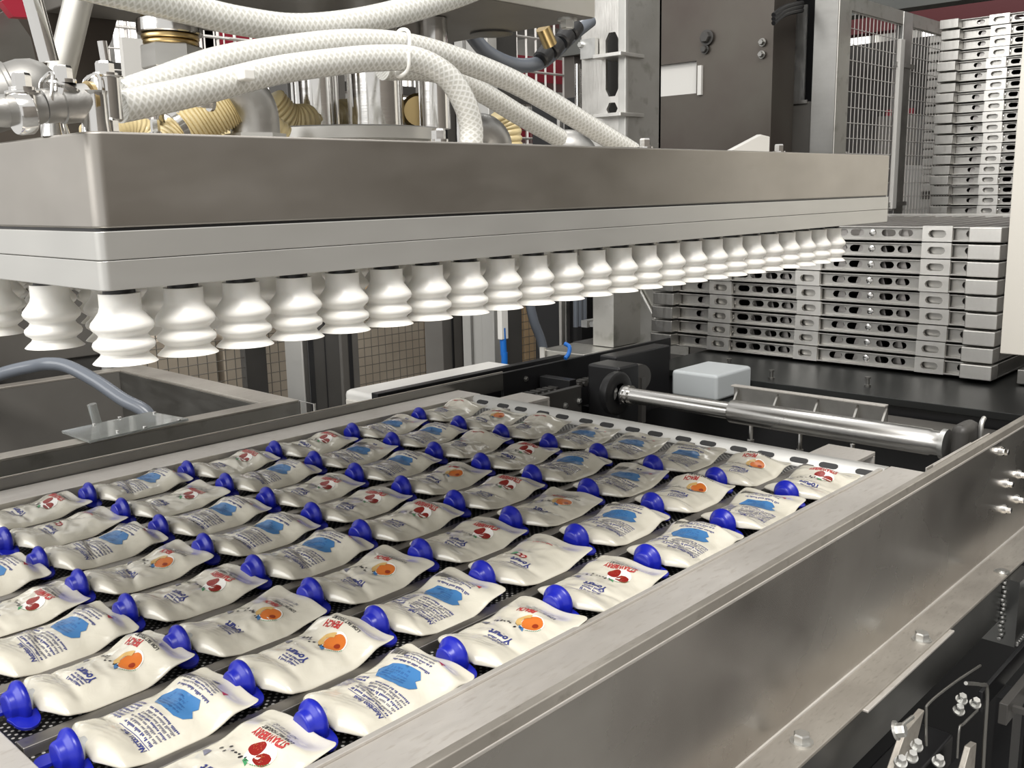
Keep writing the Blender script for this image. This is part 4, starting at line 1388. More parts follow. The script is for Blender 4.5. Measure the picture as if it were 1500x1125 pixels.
for z in ((5.127, 3.800, 0.817)[2], (5.129, 3.800, 0.457)[2]):
    build(G().box((cx-0.09, cy-0.02, z-0.012), (cx+0.16, cy+0.20, z+0.012)), 'shelf_tab', 'rack_bright', sc_, bevel=0.004)
build(G().box((4.77, 3.63, -0.96), (5.05, 3.79, -0.05)), 'lower_post', 'column_steel', sc_)
build(G().box((4.80, 3.80, -4.4), (5.05, 3.98, -0.96)), 'foot_post', 'dark_paint', sc_)
build(G().hexbolt((5.100, 4.131, 0.908), (-1, 0, 0), 0.02, 0.03).box((5.09, 4.02, 0.82), (5.12, 4.14, 0.94)), 'bolt_plate', 'galvanised', sc_, angle=0.4)
# base box the lower post stands on
bb = empty('base_box', (4.6, 3.75, -4.4))
tag(bb, 'small steel box under the foot of the slotted column', 'box')
build(G().box((4.48, 3.63, -1.25), (5.05, 3.98, -0.965)), 'box_body', 'column_steel', bb, bevel=0.006)
build(G().box((4.465, 3.93, -1.5), (4.48, 3.97, -0.95)), 'edge_strip', 'rack_bright', bb)
build(G().box((4.5, 3.7, -4.4), (4.6, 3.9, -1.25)), 'leg', 'dark_paint', bb)
build(G().tube([(4.223, 3.560, -0.946), (4.254, 3.560, -0.922), (4.273, 3.570, -0.886), (4.266, 3.600, -0.868)], 0.012, 10, 5), 'blue_hose', 'cable_blue', bb)

# column face upper left of the slotted column: two thin conduits
for k, px in enumerate(((5.379, 4.400, 0.812), (5.431, 4.400, 0.816))):
    t = build(G().cyl((px[0], 4.4, -0.3), (px[0], 4.4, 0.84-0.03*k), 0.018, seg=12), 'conduit', 'polished_steel')
    tag(t, ['thin bright conduit left of the slotted column, the farther one', 'thin bright conduit touching the slotted column'][k], 'pipe', 'thin conduits by the slotted column')

# ------------------------------------------------------------------ big brown cabinet and columns behind
bc = empty('brown_cabinet', (8.4, 5.0, -4.4))
tag(bc, 'large dark brown machine cabinet rising behind the right half of the head', 'cabinet')
y0, y1 = (8.000, 4.368, 0.714)[1], (8.000, 5.527, 0.799)[1]
wz0, wz1 = (8.000, 5.396, 0.852)[2], (8.000, 5.400, 1.141)[2]
yw = (8.000, 5.136, 0.964)[1]
build(G().box((8.0, y0, wz1), (8.4, y1+0.4, 2.6)).box((8.0, y0, -1.2), (8.4, yw, wz1)).box((8.0, yw, -0.0), (8.4, y1+0.4, wz0)), 'cabinet_body', 'brown_sheet', bc)
build(G().box((8.05, yw, wz0), (8.06, y1+0.4, wz1)), 'white_panel', 'white_paint', bc)
build(G().box((7.97, yw-0.07, wz0-0.02), (8.0, yw-0.03, wz1-0.05)), 'white_strip', 'white_paint', bc)
build(G().box((8.05, yw+0.3, -0.0), (8.06, y1+0.4, 0.32)), 'white_panel', 'white_paint', bc)
q = (7.980, 5.016, 1.326)
build(G().hexbolt(q, (-1, 0, 0), 0.05, 0.06).hexbolt((q[0], q[1]+0.02, q[2]-0.1), (-1, 0, 0), 0.03, 0.04), 'bolt', 'dark_paint', bc, angle=0.4)
build(G().hexbolt((7.980, 4.459, 1.222), (-1, 0, 0), 0.025, 0.04).hexbolt((7.980, 4.462, 1.121), (-1, 0, 0), 0.025, 0.04), 'bolt', 'mid_steel', bc, angle=0.4)
build(G().box((8.1, y0+0.5, -4.4), (8.4, y1, -1.2)), 'plinth', 'dark_paint', bc)

gc = empty('grey_column', (8.5, 4.0, -4.4))
tag(gc, 'square grey steel column left of the mesh fence', 'column')
c0, c1, c2 = (8.300, 4.149, 0.886), (8.300, 3.916, 0.865), (8.546, 3.900, 0.880)
build(G().box((8.3, c1[1], -4.4), (8.3+0.24, c0[1], 2.6)), 'column_body', 'column_steel', gc, bevel=0.01)
build(G().box((8.29, c1[1]+0.01, -0.9), (8.301, c0[1]-0.01, 2.6)), 'front_face', 'mid_steel', gc)
ch = empty('cable_chain_box', (8.7, 4.5, -4.4))
tag(ch, 'dark recess with scratched steel plate between brown cabinet and grey column', 'panel')
build(G().box((8.8, 4.1, -0.3), (8.9, 5.0, 2.6)), 'recess_back', 'black', ch)
a, b = (8.600, 4.370, 1.514), (8.600, 4.653, 0.765)
build(G().box((8.6, a[1], b[2]), (8.62, b[1], a[2]+0.08)), 'scratched_plate', 'galvanised', ch)
build(G().box((8.6, a[1]-0.03, b[2]-0.03), (8.62, b[1], b[2]-0.0)), 'plate_lip', 'rack_bright', ch)
a = (8.620, 4.630, 0.610)
build(G().box((8.62, 4.2, -0.2), (8.66, 4.9, a[2]+0.14)), 'lower_cover', 'grey_paint', ch)
for pp in ([(7.719, 4.220, 1.387), (7.912, 4.220, 1.473), (8.211, 4.220, 1.541)], [(7.721, 4.220, 1.355), (7.914, 4.220, 1.441), (8.213, 4.220, 1.513)], [(7.723, 4.220, 1.323), (7.916, 4.220, 1.414), (8.216, 4.220, 1.480)]):
    build(G().tube(pp, 0.02, 8, 6), 'cable', 'black', ch)
build(G().box((8.7, 4.2, -4.4), (8.9, 4.9, -0.3)), 'plinth', 'dark_paint', ch)
q = (3.437, 1.900, 0.164)
sp = empty('sheet_flap', (q[0], 1.8, 0.095))
tag(sp, 'pale bent sheet flap on the head top near its right end', 'plate')
M = Matrix(((1, 0, 0, 0), (0, 0, -1, 1.8), (0, 1, 0, 0), (0, 0, 0, 1)))
pp = [(2.980, 1.800, 0.109), (3.230, 1.800, 0.181), (3.294, 1.800, 0.175), (3.294, 1.800, 0.103)]
build(G().prism([(p[0], max(0.095, p[2])) for p in pp][::-1], M, 0.02), 'flap', 'white_paint', sp, bevel=0.003)

# ------------------------------------------------------------------ mesh safety fences
def mesh_panel(parent, axis, a0, a1, z0, z1, pos, sa, sz, r, mat, nm='wire_mesh'):
    """woven wires; axis is the run of the panel"""
    gv, gh = G(), G()
    def P(a, z, o=0):
        return (a, pos+o, z) if axis == 'x' else (pos+o, a, z)
    a = a0
    while a <= a1+1e-6:
        gv.cyl(P(a, z0), P(a, z1), r, seg=4); a += sa
    z = z0
    while z <= z1+1e-6:
        gh.cyl(P(a0, z, -r), P(a1, z, -r), r*0.8, seg=4); z += sz
    for g_, n_ in ((gv, 'upright_wires'), (gh, 'level_wires')):
        o = build(g_, n_, mat, parent, smooth=False)
        o['kind'] = 'stuff'
fn = empty('safety_fence', (9.9, 4.0, -4.4))
tag(fn, 'tall wire mesh safety fence between grey column and far stack', 'fence')
mesh_panel(fn, 'x', 8.62, 9.80, -0.4, 1.56, 4.0, 0.080, 0.135, 0.0045, 'wire')
mesh_panel(fn, 'x', 10.02, 11.9, -0.4, 1.56, 4.0, 0.080, 0.135, 0.0045, 'wire')
build(G().box((8.55, 3.98, 1.50), (12.0, 4.04, 1.62)), 'top_rail', 'column_steel', fn)
build(G().box((9.80, 3.97, -4.4), (10.02, 4.05, 1.62)), 'fence_post', 'galvanised', fn, bevel=0.01)
build(G().box((9.66, 3.93, -0.25), (9.76, 3.97, 1.35)), 'latch_bar', 'white_paint', fn, bevel=0.01)
build(G().box((11.9, 3.97, -4.4), (12.0, 4.05, 1.6)).box((8.55, 3.98, -4.4), (8.62, 4.04, 1.6)), 'fence_post', 'galvanised', fn)
for z in (1.12, -0.2):
    build(G().box((9.6, 3.95, z-0.02), (10.06, 3.97, z+0.02)), 'latch_bracket', 'galvanised', fn)

fb = empty('safety_fence', (5.5, 7.2, -4.4))
tag(fb, 'low wire mesh fence in front of cardboard boxes beyond the left rail', 'fence')
mesh_panel(fb, 'x', 2.4, 9.4, -2.6, 0.9, 7.2, 0.085, 0.085, 0.0045, 'wire_dark')
build(G().box((2.3, 7.18, 0.9), (9.5, 7.24, 0.98)), 'top_rail', 'dark_paint', fb)
for px in ((4.452, 7.200, -1.318), (7.131, 7.200, -1.392)):
    build(G().box((px[0]-0.10, 7.17, -4.4), (px[0]+0.10, 7.25, 0.98)), 'fence_post', 'dark_paint', fb)
fh = empty('safety_fence', (12, 10.5, -4.4))
tag(fh, 'white wire mesh fence in front of red shelving, seen above the hoses', 'fence')
mesh_panel(fh, 'x', 5.0, 17.0, 0.3, 4.2, 10.5, 0.22, 0.5, 0.022, 'wire')
for x in (5.0, 9.0, 13.0, 17.0):
    build(G().box((x-0.06, 10.47, -4.4), (x+0.06, 10.55, 4.3)), 'fence_post', 'galvanised', fh)
fl = empty('safety_fence', (2.6, 5.85, -4.4))
tag(fl, 'bright wire mesh screen with rounded corner beside the big coupling, upper left', 'fence')
mesh_panel(fl, 'x', 2.655, 3.6, 0.506, 1.46, 5.85, 0.07, 0.124, 0.006, 'wire')
build(G().tube([(2.59, 5.85, -4.4), (2.59, 5.85, 1.37), (2.655, 5.85, 1.46), (3.7, 5.85, 1.46)], 0.028, 10, 6), 'tube_frame', 'plate_steel', fl)
build(G().tube([(2.73, 5.88, -4.4), (2.73, 5.88, 1.12), (2.74, 5.88, 1.23)], 0.02, 10, 4), 'tube_frame', 'plate_steel', fl)
a, b = (2.885, 5.780, 0.933), (2.990, 5.780, 0.699)
build(G().box((a[0]-0.05, 5.76, b[2]), (b[0]+0.04, 5.80, a[2])), 'white_board', 'white_paint', fl)

# ------------------------------------------------------------------ posts and cabinets left of the tray
def simple(name, boxes, label, cat, group=None):
    o0 = boxes[0][0]
    t = empty(name, (o0[0], o0[1], -4.4))
    tag(t, label, cat, group)
    for a, b, mat, nm in boxes:
        build(G().box(a, b), nm, mat, t, bevel=0.006)
    return t
simple('support_post', [((3.234, 4.70, -4.4), (3.49, 4.88, 1.9), 'dark_paint', 'post_body'), ((3.222, 4.70, -4.3), (3.234, 4.875, 0.0), 'plate_steel', 'lit_face'), ((3.26, 4.693, -4.3), (3.30, 4.70, 1.5), 'black', 'groove'), ((3.38, 4.693, -4.3), (3.385, 4.70, 1.5), 'black', 'groove')],  # bright strip and dark body paint in the lit and shaded sides
       'support post with bright steel face and dark side, behind the left rail', 'post')
q0, q1 = (3.728, 5.000, -1.090), (3.864, 5.000, -1.110)
simple('support_post', [((q0[0], 5.0, -4.4), (q1[0], 5.2, 1.8), 'grey_paint', 'post_body'), ((q0[0]+0.05, 4.99, -4.3), (q0[0]+0.08, 5.0, 1.7), 'black', 'groove')], 'narrow dark grey slotted post in front of the cardboard boxes', 'post')
q0, q1 = (4.877, 5.300, -1.187), (5.117, 5.300, -1.220)
simple('support_post', [((q0[0], 5.3, -4.4), (q1[0], 5.5, 1.8), 'grey_paint', 'post_body'), ((q0[0]+0.09, 5.29, -4.3), (q0[0]+0.11, 5.3, 1.7), 'black', 'groove'), ((q0[0]+0.20, 5.29, -4.3), (q0[0]+0.235, 5.3, 1.7), 'black', 'groove')], 'dark slotted post right of the cardboard boxes', 'post')
simple('support_post', [((4.72, 4.72, -4.4), (4.76, 4.92, 1.2), 'plate_steel', 'steel_face'), ((4.71, 4.81, -4.3), (4.72, 4.83, 1.2), 'mid_steel', 'seam'), ((4.76, 4.70, -4.4), (5.10, 4.92, 1.2), 'dark_paint', 'post_body'), ((4.71, 4.60, -4.4), (4.80, 4.72, 1.2), 'plate_steel', 'steel_face')],
       'wide bright steel post with a central seam behind the white cabinet', 'post')
bcable = empty('blue_hose', (4.588, 4.400, -1.173))
tag(bcable, 'blue hose with a white connector beside the bright seamed post', 'hose')
build(G().tube([(4.6, 4.46, -4.4), (4.6, 4.45, -2.5), (4.595, 4.400, -1.179), (4.592, 4.400, -1.059), (4.588, 4.400, -0.968), (4.585, 4.400, -0.877)], 0.022, 12, 5), 'hose_tube', 'cable_blue', bcable)
a, b = (4.556, 4.400, -0.761), (4.621, 4.400, -0.954)
build(G().box((a[0], 4.38, b[2]), (b[0], 4.42, a[2]+0.3)), 'connector', 'white_paint', bcable, bevel=0.006)
t = build(G().tube([(5.242, 4.600, -1.242), (5.193, 4.600, -1.061), (5.116, 4.600, -0.905), (5.076, 4.600, -0.755), (5.081, 4.600, -0.564)], 0.034, 14, 6), 'conduit_hose', 'tube_grey')
tag(t, 'grey bent conduit hose between the dark post and the wire fence', 'hose')
q = (5.952, 5.000, -1.081)
simple('fence_upright', [((q[0]-0.06, 5.0, -4.4), (q[0]-0.01, 5.03, 0.6), 'rack_bright', 'upright'), ((q[0]+0.02, 5.02, -4.4), (q[0]+0.07, 5.06, 0.6), 'galvanised', 'upright')], 'pair of thin light uprights left of the small steel box', 'post')
q = (5.960, 4.900, -1.074)
simple('dark_cabinet', [((q[0]+0.06, 4.9, -4.4), (q[0]+0.55, 5.4, 0.7), 'black', 'cabinet_body')], 'black cabinet behind the blue cable bundle', 'cabinet')
cbk = empty('cable_bundle', (5.472, 4.500, -1.087))
tag(cbk, 'bundle of blue grey cables beside the lower column', 'cable')
for k, px in enumerate(((5.459, 4.500, -0.885), (5.506, 4.500, -0.890), (5.561, 4.500, -0.895))):
    build(G().cyl((px[0], 4.5, -0.98), (px[0]+0.01, 4.5, 0.2), 0.018, seg=10), 'cable', 'tube_grey', cbk)
build(G().lathe([(0.02, 0), (0.02, 0.04)], (5.057, 4.000, -0.872), (-1, 0, 0), 6).box((5.033, 4.050, -0.900), (5.214, 4.100, -0.855)), 'clip', 'galvanised', cbk)

wc = empty('white_cabinet', (3.3, 4.1, -4.4))
tag(wc, 'low white cabinet with rounded edges behind the left rail', 'cabinet')
q = (3.240, 4.350, -1.064); q1 = (4.062, 4.350, -1.055); q2 = (3.200, 3.950, -1.052)
zt_ = q[2]
build(G().box((q[0], 3.98, -4.4), (4.40, 4.35, zt_)), 'cabinet_body', 'white_paint', wc, bevel=0.03)
build(G().box((q[0]+0.04, 3.90, -4.4), (4.40, 3.975, zt_-0.03)), 'black_strip', 'black', wc, bevel=0.01)
build(G().box((q[0]-0.012, 4.02, -4.3), (q[0], 4.32, zt_-0.05)), 'end_panel', 'cream_paint', wc, bevel=0.006)

# boxes on pallets beyond the fence
def carton(x0, y0, z0, x1, y1, z1, mat, label):
    t = empty('cardboard_box', ((x0+x1)/2, (y0+y1)/2, z0))
    tag(t, label, 'box', 'cardboard boxes beyond the wire fence')
    build(G().box((x0, y0, z0), (x1, y1, z1)), 'box_body', mat, t, bevel=0.01)
    build(G().box((x0+0.02, (y0+y1)/2-0.04, z1), (x1-0.02, (y0+y1)/2+0.04, z1+0.006)), 'tape', 'yellow_hose', t)
    return t
def lab_boxes():
    names = [('leftmost of the tan boxes', 3.6, 4.7, -1.25, 'cardboard_grey'), ('second tan box from the left', 4.75, 5.9, -1.25, 'cardboard_grey'), ('box half hidden by the bright support post', 5.95, 7.3, -1.15, 'cardboard_grey'),
             ('tan box seen between the two slotted posts', 7.35, 8.9, -0.95, 'cardboard'), ('tan box behind the right slotted post', 8.95, 10.3, -0.95, 'cardboard')]
    for lb, x0, x1, zt, mt in names:
        carton(x0, 8.2, -4.2, x1, 9.4, -2.6, mt, 'cardboard box low in the stack, under the %s' % lb)
        carton(x0+0.01, 8.22, -2.59, x1-0.01, 9.4, zt, mt, 'upper cardboard box, %s' % lb)
lab_boxes()
carton(10.6, 8.0, -4.2, 12.4, 9.4, -0.5, 'cardboard_grey', 'pale tall carton behind the conduit hose')
simple('pallet', [((3.5, 8.1, -4.3), (12.5, 9.5, -4.2), 'cardboard', 'pallet_deck'), ((3.5, 8.1, -4.4), (12.5, 8.2, -4.3), 'cardboard', 'pallet_runner'), ((3.5, 9.4, -4.4), (12.5, 9.5, -4.3), 'cardboard', 'pallet_runner')], 'wooden pallet under the row of cardboard boxes', 'pallet')

# yellow and black robot seen between the cups
rb = empty('yellow_robot', (9.4, 9.9, -4.4))
tag(rb, 'yellow robot arm glimpsed between the white suction cups', 'robot')
q = (8.129, 9.900, -1.363); q2 = (8.748, 9.900, -1.329)
build(G().cyl((q[0], 9.9, q[2]-0.35), (q[0]+0.05, 9.9, q[2]+0.45), 0.16, 0.13, 20), 'lower_arm', 'yellow', rb)
build(G().cyl((q[0]+0.05, 9.9, q[2]+0.40), (q2[0], 9.9, q2[2]+0.40), 0.15, 0.14, 20), 'upper_arm', 'yellow', rb)
build(G().cyl((q2[0], 9.9, q2[2]+0.45), (q2[0], 9.9, q2[2]-0.35), 0.13, 0.10, 20), 'fore_arm', 'orange', rb)
build(G().lathe([(0.16, 0), (0.16, 0.25)], (q[0], 9.8, q[2]-0.1), (0, 1, 0), 20), 'joint', 'black', rb)
build(G().cyl((q[0], 9.9, -4.4), (q[0], 9.9, q[2]-0.35), 0.17, 0.13, 20), 'robot_base', 'black', rb)
t = yplate('machine_screen', 7.6, [(5.163, 7.600, -0.819), (7.932, 7.600, -0.746), (7.908, 7.600, -1.497), (7.015, 7.600, -1.440), (5.677, 7.600, -1.244), (5.139, 7.600, -1.132)], 'grey_paint', 'grey machine cover above the cardboard boxes', 'panel', 0.05) if False else None

# ------------------------------------------------------------------ stainless sink-like frame at the left
fk = empty('steel_trough', (1.8, 4.9, -4.4))
tag(fk, 'open rectangular stainless trough with flat rim at the left', 'trough')
zt = -1.0
X1, Y0_, Y1_ = 2.74, 4.05, 5.75
build(G().box((0.2, Y0_, zt-0.012), (X1, Y0_+0.10, zt)), 'rim_near', 'flange_steel', fk, bevel=0.003)
build(G().box((X1-0.16, Y0_+0.10, zt-0.012), (X1, Y1_, zt)), 'rim_right', 'flange_steel', fk, bevel=0.003)
build(G().box((0.2, Y1_-0.10, zt-0.012), (X1-0.16, Y1_, zt)), 'rim_far', 'flange_steel', fk, bevel=0.003)
build(G().box((0.2, Y0_, -1.35), (X1, Y0_+0.012, zt-0.012)), 'wall', 'column_steel', fk)
build(G().box((X1-0.17, Y0_+0.10, -1.8), (X1-0.16, Y1_-0.1, zt-0.012)), 'wall', 'mid_steel', fk)
build(G().box((0.2, Y1_-0.10, -1.8), (X1-0.16, Y1_-0.09, zt-0.012)), 'wall', 'grey_paint', fk)
build(G().box((0.2, Y0_+0.1, -1.82), (X1-0.16, Y1_-0.1, -1.80)), 'trough_floor', 'grey_paint', fk)
build(G().tube([(X1+0.015, Y0_+0.02, -1.4), (X1+0.015, Y0_+0.02, zt-0.01), (X1+0.02, Y0_-0.10, zt-0.01), (X1+0.02, Y0_-0.10, -1.4)], 0.007, 8, 1), 'corner_bracket', 'polished_steel', fk)
for x, y in ((0.4, 4.1), (2.6, 4.1), (2.6, 5.6)):
    build(G().box((x-0.05, y, -4.4), (x+0.05, y+0.1, -1.36 if y < 5 else -1.82)), 'leg', 'mid_steel', fk)
pl = empty('acrylic_plate', (1.9, 4.2, -0.99))
tag(pl, 'clear acrylic plate with small screws lying on the trough rim', 'plate')
P4 = [(1.665, 4.276, -0.985), (1.663, 3.994, -0.985), (2.141, 4.049, -0.985), (2.100, 4.329, -0.985)]
build(G().prism([(p[0], p[1]) for p in P4][::1], Matrix.Translation((0, 0, -0.985)), 0.010), 'plate_sheet', 'acrylic', pl)
g = G()
for p in ((1.807, 4.272, -0.984), (1.815, 4.061, -0.984), (1.944, 4.315, -0.984), (1.927, 4.039, -0.984), (2.095, 4.280, -0.984), (2.090, 4.041, -0.984)):
    build(G().lathe([(0.009, 0), (0.009, 0.004), (0.006, 0.007)], p, (0, 0, 1), 10), 'screw', 'polished_steel', pl)
t = build(G().tube([(1.752, 5.500, -0.929), (1.841, 5.350, -0.871), (1.924, 5.200, -0.834), (1.962, 5.100, -0.818), (2.015, 5.000, -0.829), (2.082, 4.850, -0.896), (2.144, 4.700, -0.982), (2.203, 4.600, -1.038), (2.228, 4.550, -1.116)], 0.034, 16, 8), 'drain_hose', 'tube_grey')
tag(t, 'thick grey hose arching into the steel trough', 'hose')
t = build(G().cyl((1.817, 4.300, -0.896), (1.834, 4.300, -0.993), 0.020, seg=16), 'clear_tube', 'acrylic')
tag(t, 'short clear tube standing behind the acrylic plate', 'tube')

bm_ = empty('dark_beam', (1.5, 6.0, -4.4))
tag(bm_, 'broad dark grey machine beam behind the cups at the far left', 'machine frame')
a = (2.030, 6.000, -0.951)
build(G().box((-0.6, 6.0, -0.95), (2.95, 6.4, -0.50)), 'beam_body', 'grey_paint', bm_, bevel=0.01)
build(G().box((-0.6, 5.96, -0.50), (2.95, 6.4, -0.47)), 'beam_lip', 'mid_steel', bm_, bevel=0.004)
build(G().box((0.2, 6.02, -1.9), (2.8, 6.06, -0.95)), 'beam_shadow', 'dark_paint', bm_)  # dark sheet standing in for the shadow under the beam
build(G().box((-0.6, 6.1, -4.4), (-0.4, 6.3, -0.95)).box((2.7, 6.1, -4.4), (2.9, 6.3, -0.95)), 'leg', 'dark_paint', bm_)
build(G().box((0.6, 5.92, -1.12), (1.9, 5.96, -1.08)), 'cable_tray', 'flange_steel', bm_)
build(G().box((1.88, 5.9, -1.2), (1.98, 6.0, -0.9)), 'hanger', 'mid_steel', bm_)
t = build(G().cyl((2.811, 6.600, -0.626), (2.783, 6.600, -0.716), 0.05, seg=14), 'green_knob', 'green'); tag(t, 'green knob glimpsed between the leftmost cups', 'knob')
t.location.z += 0
t = empty('beige_housing', (1.8, 6.7, -4.4)); tag(t, 'beige pump housing behind the leftmost suction cups', 'machine')
build(G().cyl((1.5, 6.7, -0.30), (2.1, 6.7, -0.34), 0.16, 0.14, 28), 'housing_body', 'cream_paint', t)
build(G().lathe([(0.19, 0), (0.19, 0.05)], (1.8, 6.7, -0.33), (1, 0, 0), 28), 'housing_flange', 'cream_paint', t)
build(G().box((1.7, 6.6, -4.4), (1.9, 6.8, -0.44)), 'housing_foot', 'dark_paint', t)

# round guard plate between the column and the stack
gp2 = empty('round_guard', (6.2, 4.5, -4.4))
tag(gp2, 'rounded steel guard disc left of the near stack', 'guard')
q = (6.200, 4.432, -0.904)
pts = [(0.30*math.cos(a)*1.0, 0.30*math.sin(a)) for a in [PI*0.5+k*PI/16 for k in range(17)]]
pts = [(-x, y) for x, y in pts]
Mx = Matrix(((0, 0, -1, 6.2), (-1, 0, 0, q[1]), (0, 1, 0, q[2]), (0, 0, 0, 1)))
outl = [(-0.30*math.cos(k*PI/12-PI/2), 0.34*math.sin(k*PI/12-PI/2)) for k in range(13)]
outl += [(0.42, 0.34), (0.42, -0.34)]
ar = sum(outl[i][0]*outl[(i+1) % len(outl)][1]-outl[(i+1) % len(outl)][0]*outl[i][1] for i in range(len(outl)))
build(G().prism(outl if ar > 0 else outl[::-1], Mx, 0.02), 'guard_sheet', 'column_steel', gp2)
a, b = (6.180, 4.496, -0.704), (6.180, 4.289, -1.009)
build(G().tube([a, b], 0.012, 8, 2), 'guard_rib', 'plate_steel', gp2)
build(G().box((6.25, q[1]-0.1, -4.4), (6.35, q[1]+0.1, q[2]-0.2)), 'guard_post', 'dark_paint', gp2)
t = empty('white_bracket', (6.6, 5.0, -4.4)); tag(t, 'small white square bracket left of the rounded guard disc', 'bracket')
a, b = (6.500, 4.902, -1.079), (6.500, 4.796, -1.196)
build(G().box((6.5, b[1], a[2]-0.02), (6.53, a[1], a[2]+0.02)).box((6.5, b[1], b[2]-0.03), (6.53, a[1], b[2]+0.0)).box((6.5, b[1]-0.02, b[2]-0.03), (6.53, b[1]+0.04, a[2]+0.02)), 'bracket_frame', 'white_paint', t)
build(G().box((6.54, b[1], -4.4), (6.6, b[1]+0.1, a[2])), 'bracket_post', 'dark_paint', t)

# ------------------------------------------------------------------ hall: windows, red bands, ceiling beams, lamps
k = 1
def window(x0, y0, z0, x1, y1, z1):
    global k
    w = empty('window_%d' % k, ((x0+x1)/2, (y0+y1)/2, z0))
    w['kind'] = 'structure'
    build(G().box((x0, y0, z0), (x1, y1, z1)), 'pane', 'window_light', w, smooth=False)
    g = G()
    n = 3
    if abs(x1-x0) > abs(y1-y0):
        for i in range(n+1):
            x = x0+(x1-x0)*i/n
            g.box((x-0.06, y0-0.08, z0-0.1), (x+0.06, y0, z1+0.1))
        for z in (z0, z1):
            g.box((x0, y0-0.08, z-0.06), (x1, y0, z+0.06))
    else:
        for i in range(n+1):
            y = y0+(y1-y0)*i/n
            g.box((x0-0.08, y-0.06, z0-0.1), (x0, y+0.06, z1+0.1))
        for z in (z0, z1):
            g.box((x0-0.08, y0, z-0.06), (x0, y1, z+0.06))
    build(g, 'window_frame', 'white_paint', w, smooth=False)
    k += 1
for x in (3.5, 9.0, 14.5, 20.0):
    window(x, 25.9, 1.2, x+4.2, 25.95, 4.8)
for y in (1.0, 7.0, 13.0, 19.0):
    window(29.85, y, 0.6, 29.9, y+4.6, 4.4)
b1 = structure(build(G().box((2, 25.7, 6.0), (29.8, 25.9, 7.2)), 'trim_1', 'deep_red', smooth=False))
b2 = structure(build(G().box((29.6, -2, 5.2), (29.8, 25.7, 6.6)), 'trim_2', 'deep_red', smooth=False))
for i, x in enumerate((13.5, 19, 25)):
    bmn = build(G().box((x, -2, 5.6-0.3*i), (x+0.5, 25, 6.4-0.3*i)).box((x-0.2, -2, 6.4-0.3*i), (x+0.7, 25, 6.5-0.3*i)), 'roof_beam', 'grey_paint' if i else 'dark_paint')
    tag(bmn, 'dark steel roof beam, %s under the ceiling' % ['nearest', 'middle one', 'farthest'][i], 'beam', 'roof beams')
bmn = build(G().box((11.8, -2, 1.98), (12.1, 10, 2.55)), 'overhead_beam', 'ceiling_sheet'); tag(bmn, 'grey overhead beam above the tall far stack', 'beam')
bmn = build(G().box((14.9, -2, 2.22), (15.2, 9.5, 2.75)), 'red_beam', 'deep_red'); tag(bmn, 'dark red beam behind the top of the tall far stack', 'beam')
simple('beam_post', [((11.9, 9.8, -4.4), (12.1, 10.0, 1.98), 'grey_paint', 'post'), ((14.9, 9.2, -4.4), (15.2, 9.5, 2.22), 'deep_red', 'post'), ((11.9, -1.9, -4.4), (12.1, -1.7, 1.98), 'grey_paint', 'post'), ((14.9, -1.9, -4.4), (15.2, -1.7, 2.22), 'deep_red', 'post')], 'posts carrying the grey and red overhead beams', 'post')

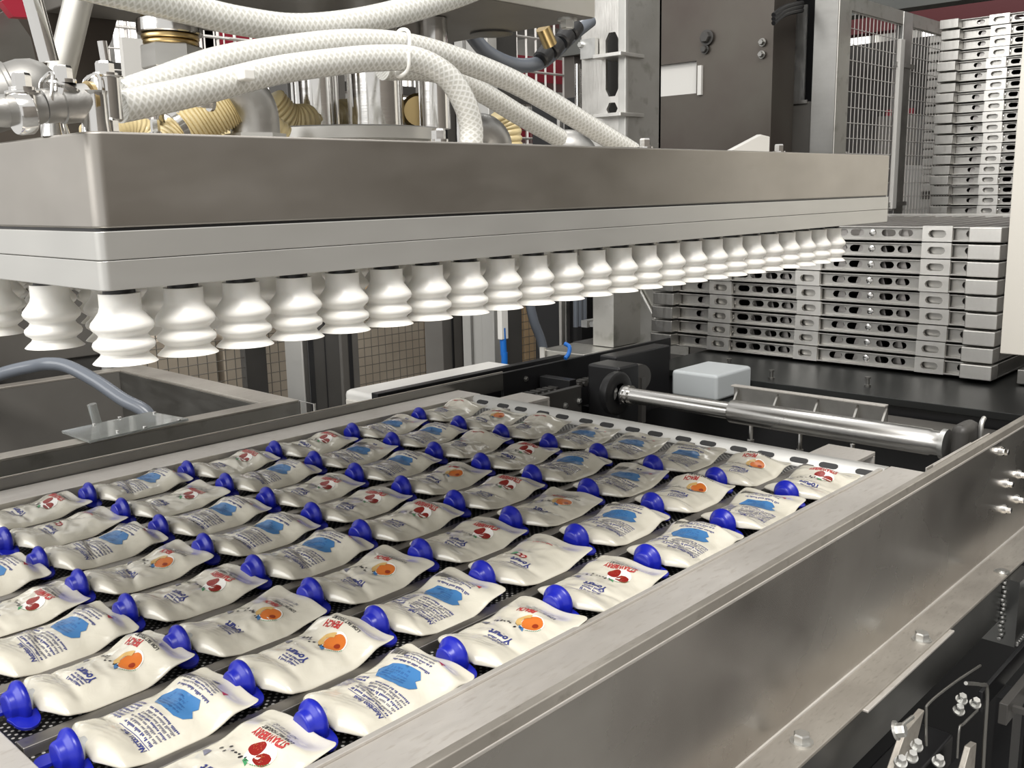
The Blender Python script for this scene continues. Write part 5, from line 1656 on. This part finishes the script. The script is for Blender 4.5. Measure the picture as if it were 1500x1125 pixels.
# red shelving and machines in the distance
rs = empty('red_shelving', (13, 12.5, -4.4))
tag(rs, 'red shelving far behind the white mesh fence', 'shelf')
for z in (-1.0, 0.9, 1.9, 3.1):
    build(G().box((7, 12, z), (21, 13, z+0.42)), 'shelf_board', 'red_paint', rs)
for x in (7, 11.6, 16.2, 20.8):
    build(G().box((x, 12, -4.4), (x+0.2, 13, 4.2)), 'shelf_post', 'grey_paint', rs)
simple('far_machine', [((14.0, 5.6, -4.4), (17.0, 7.0, 0.25), 'white_paint', 'machine_body'), ((13.98, 5.8, -0.6), (14.0, 6.4, 0.1), 'dark_paint', 'machine_window'), ((15.0, 5.8, 0.25), (16.5, 6.4, 1.0), 'grey_paint', 'machine_head')], 'white far machine seen through the fence left of the far stack', 'machine')
simple('far_machine', [((18.0, 5.2, -4.4), (21.0, 10.5, 2.5), 'dark_paint', 'machine_body'), ((17.9, 8.2, -0.2), (18.0, 9.2, 0.6), 'white_paint', 'machine_window'), ((17.9, 7.0, -1.0), (17.99, 7.5, 1.3), 'red_paint', 'machine_door')], 'grey and red far machine behind the tall far stack', 'machine')
simple('far_machine', [((6.2, 16, -4.4), (9.0, 18, 0.6), 'grey_paint', 'machine_body'), ((6.4, 15.95, 0.62), (8.6, 18, 1.9), 'white_paint', 'machine_head')], 'grey far machine with white top beyond the fence, centre left', 'machine')
lampn = 0
for x in (12, 18, 24):
    for y in (6, 14):
        lampn += 1
        t = empty('ceiling_light', (x, y, 8.6))
        tag(t, 'long ceiling lamp, %s row, %s side of the hall' % ({12: 'nearest', 18: 'middle', 24: 'farthest'}[x], 'right' if y == 6 else 'left'), 'lamp', 'ceiling lamps')
        build(G().box((x-0.3, y-1.5, 8.6), (x+0.3, y+1.5, 9.0)), 'housing', 'white_paint', t)
        build(G().box((x-0.25, y-1.45, 8.56), (x+0.25, y+1.45, 8.6)), 'diffuser', 'lamp_light', t)

# unseen blocks added right of the conveyor frame to shape reflections in its side panel
dm = empty('dark_reflection_block', (8.0, 0.5, -4.4))
tag(dm, 'black block added unseen right of the conveyor to darken reflections in the side panel', 'machine')
build(G().box((8.2, -0.05, -4.4), (10.0, 1.0, 0.6)), 'dark_block_body', 'black', dm, bevel=0.02)
build(G().box((8.18, 0.05, -4.0), (8.2, 0.9, 0.4)), 'dark_block_face', 'dark_paint', dm, bevel=0.01)
dm = empty('pale_reflection_block', (8.0, -1.8, -4.4))
tag(dm, 'pale block added unseen right of the conveyor to brighten reflections in the side panel', 'cabinet')
build(G().box((7.2, -3.0, -4.4), (9.0, -0.15, -1.25)), 'cabinet_body', 'white_paint', dm, bevel=0.02)
build(G().box((7.18, -2.9, -4.2), (7.2, -0.3, -1.4)), 'pale_block_face', 'white_paint', dm, bevel=0.01)
